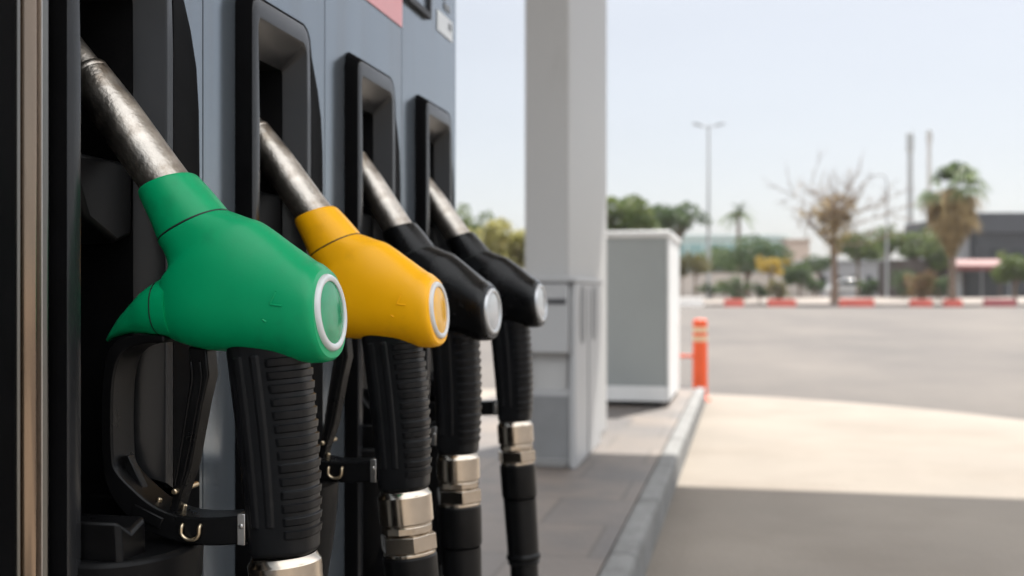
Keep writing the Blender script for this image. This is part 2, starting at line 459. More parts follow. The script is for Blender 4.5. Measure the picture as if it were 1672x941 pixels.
def make_boot(ya, parent_name='nozzle_boot'):
    H = HC
    outer = [(.050, BZ0), (.050, H + .150), (.050, H + .222), (.053, H + .232), (.060, H + .237), (.170, H + .237), (.180, H + .234), (.187, H + .226),
             (.198, H + .208), (.210, H + .184), (.218, H + .160), (.2215, H + .130), (.2225, H + .09), (.2225, BZ0)]
    inner = [(.0515, BZ0), (.0515, H + .150), (.0515, H + .218), (.054, H + .226), (.061, H + .2295), (.150, H + .2295), (.158, H + .226), (.163, H + .219),
             (.165, H + .205), (.1655, H + .184), (.166, H + .160), (.166, H + .130), (.166, H + .09), (.166, BZ0)]
    bm = bmesh.new()
    mid = [((a[0] * .12 + b[0] * .88), (a[1] * .12 + b[1] * .88)) for a, b in zip(outer, inner)]
    r0 = bootpoly(outer, ya, FX - 0.012)
    r1 = bootpoly(outer, ya, FX + 0.0015)
    r2 = bootpoly(mid, ya, BX - 0.0012)
    r3 = bootpoly(inner, ya, BX - 0.0006)
    loft(bm, [r0, r1, r2, r3], False, False)
    boot = dpart(parent_name, bm, M['bootbody'], smooth=28)
    bl = boot
    # grey frame: left rail, top, short right rail, with a bevelled way in to the cavity
    RB = H - 0.128
    fo = [(.052, BZ0), (.052, H + .217), (.0545, H + .225), (.0615, H + .229), (.1495, H + .229), (.1575, H + .2255), (.1625, H + .2185), (.1655, H + .16), (.1655, RB)]
    fi = [(.0655, BZ0), (.0650, H + .130), (.0625, H + .205), (.0645, H + .2115), (.1485, H + .2115), (.1535, H + .207), (.1545, H + .2035), (.1550, H + .16), (.1550, RB + .006)]
    fc = [(.0680, BZ0), (.0680, H + .130), (.0680, H + .188), (.0695, H + .190), (.1450, H + .190), (.1470, H + .189), (.1475, H + .186), (.1478, H + .15), (.1478, RB + .012)]
    bm = bmesh.new()
    F = [bootpoly(fo, ya, BX - 0.006), bootpoly(fo, ya, BX - 0.0008),
         [(BX, y, z) for (_, y, z) in bootpoly([(a[0] * .85 + b[0] * .15, a[1] * .85 + b[1] * .15) for a, b in zip(fo, fi)], ya, 0)],
         [(BX, y, z) for (_, y, z) in bootpoly([(a[0] * .12 + b[0] * .88, a[1] * .12 + b[1] * .88) for a, b in zip(fo, fi)], ya, 0)],
         bootpoly(fi, ya, BX - 0.0012), bootpoly(fc, ya, BX - 0.019)]
    loft(bm, F, False, False, closed=False)
    end = [bm.verts.new(Vector(r[-1])) for r in F]          # close the cut end of the right rail
    bm.faces.new(end)
    dpart('boot_frame', bm, M['bootframe'], boot, smooth=25, bevel=0.0009)
    # cavity
    bm = bmesh.new()
    cv = [(.0670, BZ0), (.0670, H + .191), (.1488, H + .191), (.1488, BZ0)]
    loft(bm, [bootpoly(cv, ya, BX - 0.0185), bootpoly(cv, ya, BX - 0.150)], False, True)
    # lower closing plate
    box(bm, BX - 0.05, BX - 0.010, ya + .1432, ya + .164, BZ0, RB - .002)
    box(bm, BX - 0.06, BX - 0.022, ya + .0665, ya + .143, BZ0, H - .20)
    dpart('boot_recess', bm, M['cavity'], boot, smooth=25, bevel=0.002)
    bm = bmesh.new()                    # moulded seat under the spout
    seat = [(.070, H + .082), (.1486, H + .082), (.1486, H + .036), (.128, H + .030), (.092, H + .043)]
    loft(bm, [bootpoly(seat, ya, BX - 0.10), bootpoly([(a * .86 + .0205, b + .002) for a, b in seat], ya, BX - 0.0195)])
    dpart('boot_seat', bm, M['boot'], boot, smooth=30, bevel=0.003)
    # rounded cradle that carries the lever guard
    bm = bmesh.new()
    rings = []
    for k in range(9):
        t = k / 8
        z = H - 0.1515 - 0.155 * t
        r = 0.060 * (1 - 0.55 * t ** 1.6)
        cxx = BX - 0.004
        ring = []
        for j in range(17):
            a = -PI / 2 + PI * j / 16
            ring.append((cxx + (r * 0.75) * math.cos(a) ** 0.8 if abs(math.cos(a)) > 1e-6 else cxx, ya + .112 + r * 0.86 * math.sin(a), z))
        ring += [(BX - 0.03, ya + .112 + r * .86, z), (BX - 0.03, ya + .112 - r * .86, z)]
        rings.append(ring)
    loft(bm, rings)
    dpart('boot_cradle', bm, M['boot'], boot, smooth=40, bevel=0.003)
    bm = bmesh.new()                    # sloping fin beside the cradle
    fin = [(.066, H - .128), (.080, H - .136), (.096, H - .130), (.104, H - .30), (.086, H - .33)]
    loft(bm, [bootpoly(fin, ya, BX - 0.03), bootpoly([(y * .96 + .003, z) for y, z in fin], ya, BX + 0.022)])
    dpart('boot_fin', bm, M['guard'], boot, smooth=30, bevel=0.003)
    return boot


for i in range(4):
    make_boot(0.48 + PITCH * i)

# stickers and the framed display above the boots
bm = bmesh.new(); box(bm, FX + 0.0005, FX + 0.0012, 0.945, 1.1685, HC + 0.302, HC + 0.56)
tag(dpart('warning_sticker', bm, M['pink']), 'faded pink red sticker')
bm = bmesh.new()
yz = (1.182, 1.270, HC + 0.336, HC + 0.56)
for (a, b, c, d) in ((yz[0], yz[1], yz[2], yz[2] + .007), (yz[0], yz[1], yz[3] - .007, yz[3]), (yz[0], yz[0] + .006, yz[2] + .0075, yz[3] - .0075), (yz[1] - .006, yz[1], yz[2] + .0075, yz[3] - .0075)):
    box(bm, FX + 0.0005, FX + 0.006, a, b, c, d)
dw = dpart('display_frame', bm, M['blackframe'])
bm = bmesh.new(); box(bm, FX + 0.0005, FX + 0.002, yz[0] + .0065, yz[1] - .0065, yz[2] + .008, yz[3] - .008)
dpart('display_glass', bm, M['panel'], dw)
bm = bmesh.new(); box(bm, FX + 0.0005, FX + 0.0012, 1.312, 1.384, HC + 0.334, HC + 0.360)
st = dpart('notice_sticker', bm, M['paper'])
bm = bmesh.new(); box(bm, FX + 0.0014, FX + 0.0017, 1.362, 1.378, HC + 0.346, HC + 0.355)
box(bm, FX + 0.0006, FX + 0.0011, 1.334, 1.352, HC + 0.380, HC + 0.396)
box(bm, FX + 0.0006, FX + 0.0011, 1.344, 1.372, HC + 0.369, HC + 0.377)
dpart('notice_marks', bm, M['ink'], st)

# ------------------------------------------------------------------ fuel nozzles
BODY = [(-0.0471, 0.0765, 0.0208, 0.0104, 0.0205), (-0.0413, 0.0715, 0.0217, 0.0131, 0.0212), (-0.0371, 0.0654, 0.0244, 0.0168, 0.0225),
        (-0.0367, 0.0585, 0.0320, 0.0211, 0.0240), (-0.0321, 0.0473, 0.0366, 0.0266, 0.0255), (-0.0243, 0.0387, 0.0367, 0.0296, 0.0265),
        (-0.0104, 0.0332, 0.0293, 0.0306, 0.0272), (0.0054, 0.0302, 0.0191, 0.0296, 0.0278), (0.0197, 0.0274, 0.0097, 0.0290, 0.0282),
        (0.0310, 0.0248, 0.0023, 0.0297, 0.0280), (0.0376, 0.0242, -0.0019, 0.0284, 0.0272), (0.0405, 0.0244, -0.0024, 0.0262, 0.0255)]
CUFF = [(-0.0645, 0.1043, 0.0151, 0.0057, 0.0186), (-0.0640, 0.1018, 0.0172, 0.0064, 0.0197), (-0.0554, 0.0893, 0.0185, 0.0089, 0.0205), (-0.0476, 0.0771, 0.0206, 0.0102, 0.0207)]
BEAK = [(-0.0560, 0.0290, -0.0008, 0.0205, 0.0222), (-0.0660, 0.0275, -0.0008, 0.0176, 0.0204), (-0.0761, 0.0250, -0.0010, 0.0140, 0.0172),
        (-0.0859, 0.0212, -0.0008, 0.0096, 0.0120), (-0.0953, 0.0160, -0.0008, 0.0055, 0.0080), (-0.1024, 0.0104, -0.0004, 0.0021, 0.0050), (-0.1064, 0.0072, -0.0005, 0.0007, 0.0016)]
GUARD = [(-0.0604, 0.011), (-0.0792, 0.0109), (-0.0924, 0.0078), (-0.1003, -0.0031), (-0.1032, -0.0275), (-0.1028, -0.063), (-0.0994, -0.0815), (-0.0899, -0.0953), (-0.0751, -0.1062), (-0.0515, -0.1132), (-0.0315, -0.1144), (-0.0074, -0.1121)]
GUARD_IN = [(-0.0074, -0.0951), (-0.0315, -0.0976), (-0.0515, -0.097), (-0.0677, -0.0918), (-0.0808, -0.0827), (-0.0916, -0.0727), (-0.0949, -0.0627), (-0.0953, -0.0273), (-0.0924, -0.0071), (-0.0858, 0.0019), (-0.0751, 0.0057), (-0.0604, 0.0066)]
TRIG = [(-0.0479, 0.0039), (-0.0361, 0.0026), (-0.0345, -0.0131), (-0.0389, -0.0311), (-0.0463, -0.0686), (-0.052, -0.0838), (-0.0569, -0.0983), (-0.061, -0.0984), (-0.0578, -0.0822), (-0.0524, -0.0463), (-0.0471, -0.0163)]
GB = Vector((0.0118, 0, -0.1236))                # lower end of the grip
GAX = Vector((0.0952, 0, -0.9955))               # its axis, downwards
DISC = Vector((0.0405, 0, 0.0250))
DN = Vector((0.995, 0, 0.09)).normalized()


def grip_mesh():
    bm = bmesh.new()
    nv, nr = 200, 330
    A = Vector((0.0, 0, 0.006)) - GAX * 0.006
    Lg = 0.1318
    e1 = Vector((0.9955, 0, 0.0952)); e2 = Vector((0, 1, 0))
    fine = []
    for i in range(2000):                       # rounded-rectangle section, resampled evenly round its outline
        an = 2 * PI * i / 2000
        c, q = math.cos(an), math.sin(an)
        fine.append((math.copysign(abs(c) ** (2 / 3.2), c), math.copysign(abs(q) ** (2 / 3.2), q)))
    acc = [0.0]
    for i in range(2000):
        p, q = fine[i], fine[(i + 1) % 2000]
        acc.append(acc[-1] + math.hypot((q[0] - p[0]) * 1.2, q[1] - p[1]))
    uv, j = [], 0
    for i in range(nv):
        while acc[j + 1] < acc[-1] * i / nv: j += 1
        uv.append(fine[j])
    rings = []
    for k in range(nr + 1):
        s = Lg * k / nr
        t = s / Lg
        a = 0.0234 - 0.0036 * t + 0.0012 * math.sin(PI * t)
        b = 0.0172 - 0.0012 * t
        if t < 0.08: a *= 1 - 0.05 * (1 - t / 0.08)
        sh = 0.0018 * math.sin(PI * t)
        ends = 1.0
        if t > 0.975: ends = 1 - 0.10 * ((t - 0.975) / 0.025) ** 2
        ring = []
        for u, v in uv:
            d = 0.0
            sr = s - 0.0135
            u0 = 0.20 + 0.16 * t
            if u > u0 and 0 < sr < 14 * 0.0078:
                ph = (sr / 0.0078) % 1.0
                if 0.14 < ph < 0.80:
                    d = 0.0015 * min(1, (ph - 0.14) / 0.07, (0.80 - ph) / 0.07) * (1 - 0.45 * (ph - 0.14) / 0.66) * min(1, (u - u0) / 0.05)
            elif u <= u0 and abs(v) > 0.6 and 0.012 < s < 0.114:
                for l0, l1 in ((-0.66, -0.40), (-0.18, 0.06)):
                    if l0 < u < l1:
                        d = 0.0007 * min(1, (u - l0) / 0.045, (l1 - u) / 0.045) * min(1, (s - 0.012) / 0.001, (0.114 - s) / 0.001)
            L_ = math.hypot(u * a, v * b)
            k1 = (L_ + d) / L_ * ends
            ring.append(A + GAX * s + e1 * (u * a * k1 + sh) + e2 * (v * b * k1))
        rings.append(ring)
    loft(bm, rings)
    return bm


def make_nozzle(label, cover, ring_m, lens_m):
    r = thing('fuel_nozzle', label, 'fuel nozzle', (0, 0, 0), 0, 'fuel nozzles hanging on the dispenser')
    bm = bmesh.new()                                        # cover
    secs = cat(BODY, 6)
    loft(bm, [superring(*s_, n=56, e=2.3) for s_ in secs])
    cv = obj('nozzle_cover', bm, cover, r, smooth=50)
    from mathutils.bvhtree import BVHTree
    bm = bmesh.new()                                        # small moulded mark on the near face
    tmp = bmesh.new(); tmp.from_mesh(cv.data); bvh = BVHTree.FromBMesh(tmp); tmp.free()
    for line in (((.0185, .0375), (.0165, .0335), (.0150, .0305)), ((.0150, .0300), (.0185, .0296), (.0225, .0292)), ((.0100, .0215), (.0125, .0200))):
        hits = []
        for u, v in line:
            h = bvh.ray_cast(Vector((u, -.2, v)), Vector((0, 1, 0)))[0]
            if h: hits.append(tuple(h))
        if len(hits) > 1: tube(bm, cat(hits, 4), .0006, 8)
    obj('mould_mark', bm, cover, cv, smooth=50)
    bm = bmesh.new()                                        # cuff round the spout
    cs = cat(CUFF, 6)
    inner = [(c[0] + .004 * 0, c[1], c[2] * k, c[3] * k, c[4] * k) for c, k in ((CUFF[0], .93), (CUFF[0], .74))]
    deep = (CUFF[0][0] + .006, CUFF[0][1] - .010, CUFF[0][2] * .72, CUFF[0][3] * .72, CUFF[0][4] * .72)
    loft(bm, [superring(*deep, n=48, e=2.05)] + [superring(*s_, n=48, e=2.05) for s_ in inner[::-1]] + [superring(*s_, n=48, e=2.1) for s_ in cs], False, True)
    obj('spout_cuff', bm, cover, r, smooth=40)
    bm = bmesh.new()                                        # dark joint between cuff and cover
    c0 = CUFF[-1]
    loft(bm, [superring(c0[0] - .0002, c0[1] + .0004, c0[2] * 1.0, c0[3] * 1.0, c0[4] * 1.0, n=48, e=2.15),
              superring(c0[0] + .0002, c0[1] - .0004, c0[2] * 1.009, c0[3] * 1.009, c0[4] * 1.007, n=48, e=2.15)])
    obj('cuff_joint', bm, M['seam'], cv, smooth=40)
    bm = bmesh.new()                                        # hooked tip at the back of the cover
    loft(bm, [superring(*s_, n=32, e=2.4) for s_ in cat(BEAK, 6)])
    obj('cover_tip', bm, cover, cv, smooth=50)
    bm = bmesh.new()
    b0 = (-0.0655, 0.02755, -0.0008, 0.01795, 0.02075)
    loft(bm, [superring(b0[0] - .0008, *b0[1:], n=32, e=2.4), superring(b0[0] - .0001, *b0[1:], n=32, e=2.4)])
    obj('tip_joint', bm, M['seam'], cv, smooth=40)
    bm = bmesh.new()                                        # spout
    sp = [(-0.0540, 0.088), (-0.0606, 0.0970), (-0.0718, 0.1108), (-0.0919, 0.1367), (-0.1085, 0.158), (-0.1190, 0.1720)]
    pts = [(x, 0, z) for x, z in cat(sp, 6)]
    tube(bm, pts, lambda t: 0.0148 - 0.0018 * max(0, (t - .7) / .3), 32)
    spo = obj('spout', bm, M['spout'], r, smooth=40)
    bm = bmesh.new()
    d = Vector((-0.62, 0, 0.785)).normalized()
    o0 = Vector((-0.1180, 0, 0.1708))
    lathe(bm, o0, d, [(0, .0124), (.0015, .0131), (.004, .0131), (.0055, .0122), (.006, .0108), (.030, .0100), (.0305, .0085), (.02, .0082)], 32)
    obj('spout_tip', bm, M['spout'], spo, smooth=40)
    bm = bmesh.new()                                        # badge: ring and domed lens
    R0, RI = 0.0232, 0.0188
    lathe(bm, DISC - DN * .003, DN, [(0, R0 - .0003), (.0038, R0), (.0052, R0 - .0008), (.0056, R0 - .0020), (.0056, RI + .0012), (.0049, RI), (.002, RI - .0004)], 56, True, False)
    ba = obj('badge_ring', bm, ring_m, r, smooth=45)
    bm = bmesh.new()
    lathe(bm, DISC - DN * .003, DN, [(.0005, RI + .0004), (.0041, RI + .0002), (.0047, RI * .8), (.0051, RI * .45), (.0052, RI * .1)], 48)
    obj('badge_lens', bm, lens_m, ba, smooth=45)
    obj('grip', grip_mesh(), M['rubber'], r, smooth=35)
    bm = bmesh.new()                                        # lever guard
    poly = cat(GUARD, 4) + cat(GUARD_IN, 4)
    prism(bm, poly, -0.0125, 0.0125)
    gu = obj('lever_guard', bm, M['guard'], r, smooth=35, bevel=0.0012)
    bm = bmesh.new(); box(bm, -0.011, .0125 + 0, -0.0005, 0.0005, -0.0032, 0.0032)
    bm.free()
    bm = bmesh.new()                                        # raised plate, on the guard's near face
    Mx = Matrix.Translation((-0.0715, -0.0128, -0.0985)) @ Matrix.Rotation(R(22), 4, 'Y')
    box(bm, -.0105, .0105, -.0008, .001, -.0036, .0036, Mx)
    obj('guard_plate', bm, M['guard'], gu, bevel=0.0007, smooth=40)
    bm = bmesh.new()                                        # U-shaped wire staple
    up = [(-.0480, -.0127, -.1020), (-.0480, -.0142, -.1035), (-.0478, -.0145, -.1078), (-.0445, -.0145, -.1104), (-.0398, -.0145, -.1104), (-.0368, -.0145, -.1078), (-.0364, -.0142, -.1035), (-.0364, -.0127, -.1020)]
    tube(bm, cat(up, 5), .0012, 10)
    obj('guard_staple', bm, M['brass'], gu, smooth=50)
    bm = bmesh.new()                                        # metal clip where the guard meets the grip
    box(bm, -.0125, -.0075, -.0134, .0134, -.1128, -.0942)
    lathe(bm, (-.0099, -.0130, -.1015), (0, -1, 0), [(0, .0016), (.0009, .0016), (.0012, .001)], 14)
    obj('guard_clip', bm, M['steel'], gu, bevel=0.0005, smooth=40)
    bm = bmesh.new()                                        # hold-open latch strip at the back of the loop
    prism(bm, [(-.0935, -.064), (-.0905, -.0635), (-.0800, -.0835), (-.0845, -.0855), (-.0915, -.075)], -0.003, 0.003)
    obj('latch', bm, M['guard'], gu, bevel=0.0006, smooth=40)
    bm = bmesh.new()
    for x, z, yy in ((-.0700, -.0918, -.003), (-.0615, -.0945, -.001), (-.0555, -.0958, .001)):
        lathe(bm, (x, yy, z - .002), (0.25, 0, 1), [(0, .0017), (.0045, .0017), (.0052, .0010)], 12)
    obj('latch_pins', bm, M['brass'], gu, smooth=40)
    bm = bmesh.new()                                        # trigger lever with two ribs
    prism(bm, TRIG, -0.0065, 0.0065)
    tr = obj('trigger', bm, M['guard'], r, smooth=35, bevel=0.0010)
    bm = bmesh.new()
    for du in (-.0030, .0030):
        pth = [(-.0432 + du * 1.0, -.0073, -.004), (-.0418 + du, -.0073, -.0150), (-.0450 + du, -.0073, -.0330), (-.0512 + du * .8, -.0073, -.0660), (-.0545 + du * .6, -.0073, -.0800)]
        tube(bm, cat(pth, 4), .0008, 8)
    obj('trigger_rib', bm, M['guard'], tr, smooth=50)
    bm = bmesh.new()
    lathe(bm, (-.0556, -.010, -.0835), (0, 1, 0), [(0, .0012), (.0006, .0018), (.028, .0018), (.0286, .0012)], 16)
    obj('trigger_pin', bm, M['brass'], tr, smooth=40)
    # couplings, sleeve and hose below the grip
    bm = bmesh.new()
    lathe(bm, GB, GAX, [(-.004, .0195), (-.001, .0205), (0, .0214), (.0008, .0219), (.0215, .0219), (.0225, .0212), (.0228, .0198), (.0245, .0198)], 48)
    lathe(bm, GB, GAX, [(.0242, .0202), (.0246, .0206), (.0296, .0206), (.0304, .0200)], 12)
    lathe(bm, GB, GAX, [(.0304, .0205), (.0312, .0219), (.0322, .0236), (.0440, .0236), (.0452, .0222), (.0458, .0206)], 6)
    lathe(bm, GB, GAX, [(.0452, .0205), (.0456, .0213), (.0478, .0213), (.0484, .0205)], 32)
    obj('hose_coupling', bm, M['nickel'], r, smooth=25, bevel=0.0004)
    bm = bmesh.new()
    lathe(bm, GB, GAX, [(.0480, .0180), (.0484, .0208), (.0496, .0218), (.086, .0214), (.0885, .0206), (.089, .0190)], 40)
    obj('coupling_sleeve', bm, M['hose'], r, smooth=40)
    bm = bmesh.new()
    P0 = GB + GAX * .084
    P1 = GB + GAX * .160
    pth = [P0, GB + GAX * .12, P1]
    tube(bm, [P0 + (P1 - P0) * k / 12 for k in range(13)], lambda t: .0203 - .0012 * t, 32)
    lathe(bm, GB, GAX, [(.156, .019), (.158, .0206), (.1605, .0212), (.163, .0206), (.1645, .019)], 32)
    lathe(bm, GB, GAX, [(.1645, .0182), (.166, .0196), (.168, .0196), (.1695, .0182)], 32)
    P2 = GB + GAX * .165
    hp = [tuple(P2), tuple(GB + GAX * .21), (.046, 0, -.40), (.058, 0, -.50), (.030, .0, -.575), (-.03, .01, -.585), (-.075, .015, -.55), (-.112, .02, -.52)]
    tube(bm, cat(hp, 8), .0172, 24)
    obj('hose', bm, M['hose'], r, smooth=40)
    return r


GL = Vector((-0.2810, 0.603, 0.8139))
specs = [
    ('fuel nozzle with green cover and white ringed badge on the grey pump', M['green'], M['ring_white'], M['lens_green'], (0, 0, 0), 0, 0),
    ('fuel nozzle with yellow cover and white ringed badge on the grey pump', M['yellow'], M['ring_white'], M['lens_yellow'], (0.001, PITCH, -0.002), -1.5, 0),
    ('black covered fuel nozzle hanging directly beside the yellow one', M['black_cover'], M['ring_grey'], M['lens_grey'], (-0.006, 2 * PITCH - 0.012, -0.004), -6.5, 3.2),
    ('black covered fuel nozzle at the far end, closest to the pillar', M['black_cover'], M['ring_grey'], M['lens_grey'], (-0.001, 3 * PITCH - 0.006, 0.001), -5, 1.5),
]
proto = None
for lab, cm, rm, lm, off, yaw, tilt in specs:
    if proto is None:
        nz_ = proto = make_nozzle(lab, cm, rm, lm)
    else:
        nz_ = copy_tree(proto)
        tag(nz_, lab)
        swap = {'green_plastic': cm, 'white_ring': rm, 'green_lens': lm}
        stack = list(nz_.children)
        while stack:
            o = stack.pop(); stack += list(o.children)
            if o.type == 'MESH' and o.data.materials and o.data.materials[0].name in swap:
                o.data = o.data.copy()
                o.data.materials[0] = swap[o.data.materials[0].name]
    nz_.location = GL + Vector(off)
    nz_.rotation_euler = (0, R(tilt), R(yaw))

# ------------------------------------------------------------------ canopy and its pillar
PX1 = -0.712
pil = thing('canopy_pillar', 'off white rectangular pillar holding up the station canopy', 'pillar', (-0.80, 5.0, IZ))
bm = bmesh.new()
box(bm, -0.10, 0.088, -0.575, 0.70, -0.004, 4.48)
obj('shaft', bm, M['pillar'], pil, bevel=0.012, smooth=30)

sv = thing('service_cabinet', 'light grey service unit with slot and open shelf clad round the pillar foot', 'service unit', (-0.78, 4.80, IZ))
bm = bmesh.new()                        # casing with an open shelf in its near face
x0, x1, ya_, yb_ = -0.105, 0.100, -0.40, 0.42
top = HC - IZ + (480 - 462) / 1760 * 4.45
zs = [(0, top)]
s0, s1 = 0.315, 0.475                   # shelf opening heights
box(bm, x1 - 0.026, x1, ya_, yb_, -0.004, top)           # right wall
box(bm, x0, x0 + 0.012, ya_, yb_, -0.004, top)
box(bm, x0 + 0.0125, x1 - 0.0265, ya_ - 0.028, -0.2365, s1, top - .002)
box(bm, x0 + 0.0125, x1 - 0.0265, ya_ + 0.012, -0.2365, 0.02, s0)
obj('casing', bm, M['service'], sv, bevel=0.006, smooth=30)
bm = bmesh.new(); box(bm, x0 + 0.0125, x1 - 0.0265, ya_ + 0.125, -0.2365, s0 + .001, s1 - .001)
box(bm, x0 + 0.013, x1 - 0.027, ya_ + 0.014, ya_ + 0.124, s0 + .001, s0 + .008)
obj('shelf', bm, M['service'], sv, smooth=0)
bm = bmesh.new(); box(bm, x0 + 0.016, x1 - 0.030, ya_ + 0.0085, ya_ + 0.0115, 0.035, s0 - .018)
obj('lower_panel', bm, M['service_dark'], sv, smooth=0)
bm = bmesh.new(); box(bm, -0.02, x1 - 0.035, ya_ - 0.032, ya_ - 0.0285, top - .088, top - .066)
obj('towel_slot', bm, M['slot'], sv, smooth=0)
bm = bmesh.new(); box(bm, x0 - 0.006, x1 + 0.006, ya_ - 0.036, yb_ + 0.006, top + .001, top + .022)
obj('lid', bm, M['service'], sv, bevel=0.006, smooth=30)
for yy in (-0.20, 0.16):
    bm = bmesh.new()
    vs = []
    n = 8
    poly = []
    hh, ww = 0.125, 0.07
    zc_ = HC - IZ - 0.09
    for k in range(n + 1):
        a = PI * k / n; poly.append((ww * math.cos(a), hh - ww + ww * math.sin(a)))
    for k in range(n + 1):
        a = PI + PI * k / n; poly.append((ww * math.cos(a), -hh + ww + ww * math.sin(a)))
    loft(bm, [[(x1 + .0005, yy + a, zc_ + b) for a, b in poly], [(x1 + .004, yy + a, zc_ + b) for a, b in poly]])
    obj('side_slot', bm, M['service_dark'], sv, smooth=0)
bm = bmesh.new(); box(bm, x1 + .0005, x1 + .003, -0.03, -0.01, 0.0, top - .02)
obj('side_joint', bm, M['service_dark'], sv, smooth=0)

can = thing('station_canopy', 'flat white canopy roof over the pump island', 'canopy', (0.5, 0, 4.62))
bm = bmesh.new(); box(bm, -4.5, 1.95, 0.55, 7.72, 0.0, 0.45)  # unseen roof; near and right edges pulled in so sky lights the nozzles
obj('roof_slab', bm, M['fascia'], can, smooth=0)
bm = bmesh.new(); box(bm, -4.45, 1.90, 0.60, 7.67, -0.012, -0.002)
obj('soffit', bm, M['soffit'], can, smooth=0)

# ------------------------------------------------------------------ cabinet at the end of the island
cb = thing('utility_cabinet', 'grey metal utility cabinet with white edges at the island end', 'cabinet', (-0.467, 6.94, IZ))
CW, CD, CH = 0.78, 1.10, high(388, 6.9) - IZ
bm = bmesh.new()
box(bm, -CW + .012, -.0145, .006, CD - .02, 0.055, CH - .001)
obj('front_panel', bm, M['cab_grey'], cb, bevel=0.004, smooth=30)
bm = bmesh.new()
box(bm, -CW, -CW + .011, 0, CD, 0.03, CH - .001)
obj('corner_post', bm, M['cab_white'], cb, bevel=0.004, smooth=30)
bm = bmesh.new()
box(bm, -.0135, 0, 0, CD, 0.03, CH - .001)
obj('corner_post', bm, M['cab_white'], cb, bevel=0.004, smooth=30)
bm = bmesh.new(); box(bm, -CW - .01, .012, -.012, CD + .012, CH, CH + .045)
obj('lid', bm, M['cab_white'], cb, bevel=0.012, smooth=30)
bm = bmesh.new(); box(bm, -CW + .0115, -.0140, -.004, .0055, 0.03, 0.125)
obj('plinth', bm, M['cab_white'], cb, bevel=0.004, smooth=30)
bm = bmesh.new(); box(bm, -CW + .04, -.06, .05, CD - .05, -.003, 0.03)
obj('foot', bm, M['blackframe'], cb, smooth=0)

# ------------------------------------------------------------------ bollard
bo = thing('bollard', 'orange plastic bollard with two pale bands at the kerb end', 'bollard', (-0.342, 8.67, 0))
HB = 0.65
bm = bmesh.new()
lathe(bm, (0, 0, 0.03), (0, 0, 1), [(0, .060), (HB - .05, .056), (HB - .036, .053), (HB - .030, .040)], 32)
obj('post', bm, M['orange'], bo, smooth=40)
for z0_, z1_ in ((0.475, 0.515), (0.545, 0.585)):
    bm = bmesh.new(); lathe(bm, (0, 0, z0_), (0, 0, 1), [(0, .0585), (z1_ - z0_, .0580)], 32)
    obj('reflective_band', bm, M['band'], bo, smooth=40)
bm = bmesh.new(); lathe(bm, (0, 0, 0.004), (0, 0, 1), [(0, .085), (.018, .083), (.03, .066)], 32)
obj('base', bm, M['orange'], bo, smooth=40)
bm = bmesh.new(); lathe(bm, (-.05, 0, 0.355), (-1, 0, 0), [(0, .012), (.09, .012), (.093, .018), (.105, .018)], 16)
obj('side_lug', bm, M['orange'], bo, smooth=40)

# ------------------------------------------------------------------ far barriers and shrubs
def barrier(px0, px1, dist, h, m, label, base_name='barrier_block'):
    a, b = spot(px0, dist, 0.0), spot(px1, dist, 0.0)
    w = (b - a).length
    t = tag(D.objects.new(base_name, None), label, 'barrier', 'painted barrier blocks along the far kerb')
    col.objects.link(t); t.location = (a + b) / 2; t.rotation_euler = (0, 0, TH)
    bm = bmesh.new()
    prof_ = [(-.28, 0), (.28, 0), (.26, .10), (.14, h), (-.14, h), (-.26, .10)]
    loft(bm, [[(-w / 2, y, z) for y, z in prof_], [(w / 2, y, z) for y, z in prof_]])
    obj('block', bm, m, t, bevel=0.03, smooth=30)
    return t


barrier(1183, 1213, 70.4, .50, M['red'], 'short red barrier block under the dark round shrub, first of the reds')
barrier(1254, 1299, 70.4, .50, M['red'], 'red barrier block under the shrub below the yellow bush')
barrier(1371, 1426, 70.4, .52, M['red'], 'longest bright red barrier block, near the foot of the bare tree')
barrier(1486, 1521, 70.4, .50, M['red'], 'red barrier block under the reddish flowering shrub')
barrier(1541, 1570, 70.4, .48, M['red'], 'short red barrier block at the foot of the big fan palm')
barrier(1607, 1657, 70.4, .52, M['darkred'], 'dark maroon barrier block in front of the charcoal building')
barrier(1100, 1148, 70.4, .62, M['whiteblock'], 'white barrier block past the orange bollard', 'barrier_block')


def leaves(bm, lobes, n, size, rnd):
    """leaf-sized quads through the volume of several lobes: (centre, radii)"""
    tot = sum(r[0] * r[1] * r[2] for _, r in lobes)
    for c, r in lobes:
        k = max(8, int(n * r[0] * r[1] * r[2] / tot))
        for _ in range(k):
            while True:
                p = Vector((rnd.uniform(-1, 1), rnd.uniform(-1, 1), rnd.uniform(-1, 1)))
                l = p.length
                if 0.25 < l < 1: break
            if rnd.random() < 0.6: p *= (0.72 + 0.36 * rnd.random()) / l
            q = Vector(c) + Vector((p.x * r[0], p.y * r[1], p.z * r[2]))
            a = Vector((rnd.gauss(0, 1), rnd.gauss(0, 1), rnd.gauss(0, .6))).normalized()
            b = a.cross(Vector((rnd.gauss(0, 1), rnd.gauss(0, 1), rnd.gauss(0, 1)))).normalized()
            s = size * rnd.uniform(.6, 1.3)
            vs = [bm.verts.new(q + a * s * u + b * s * .55 * v) for u, v in ((-1, 0), (0, -1), (1, 0), (0, 1))]
            bm.faces.new(vs)


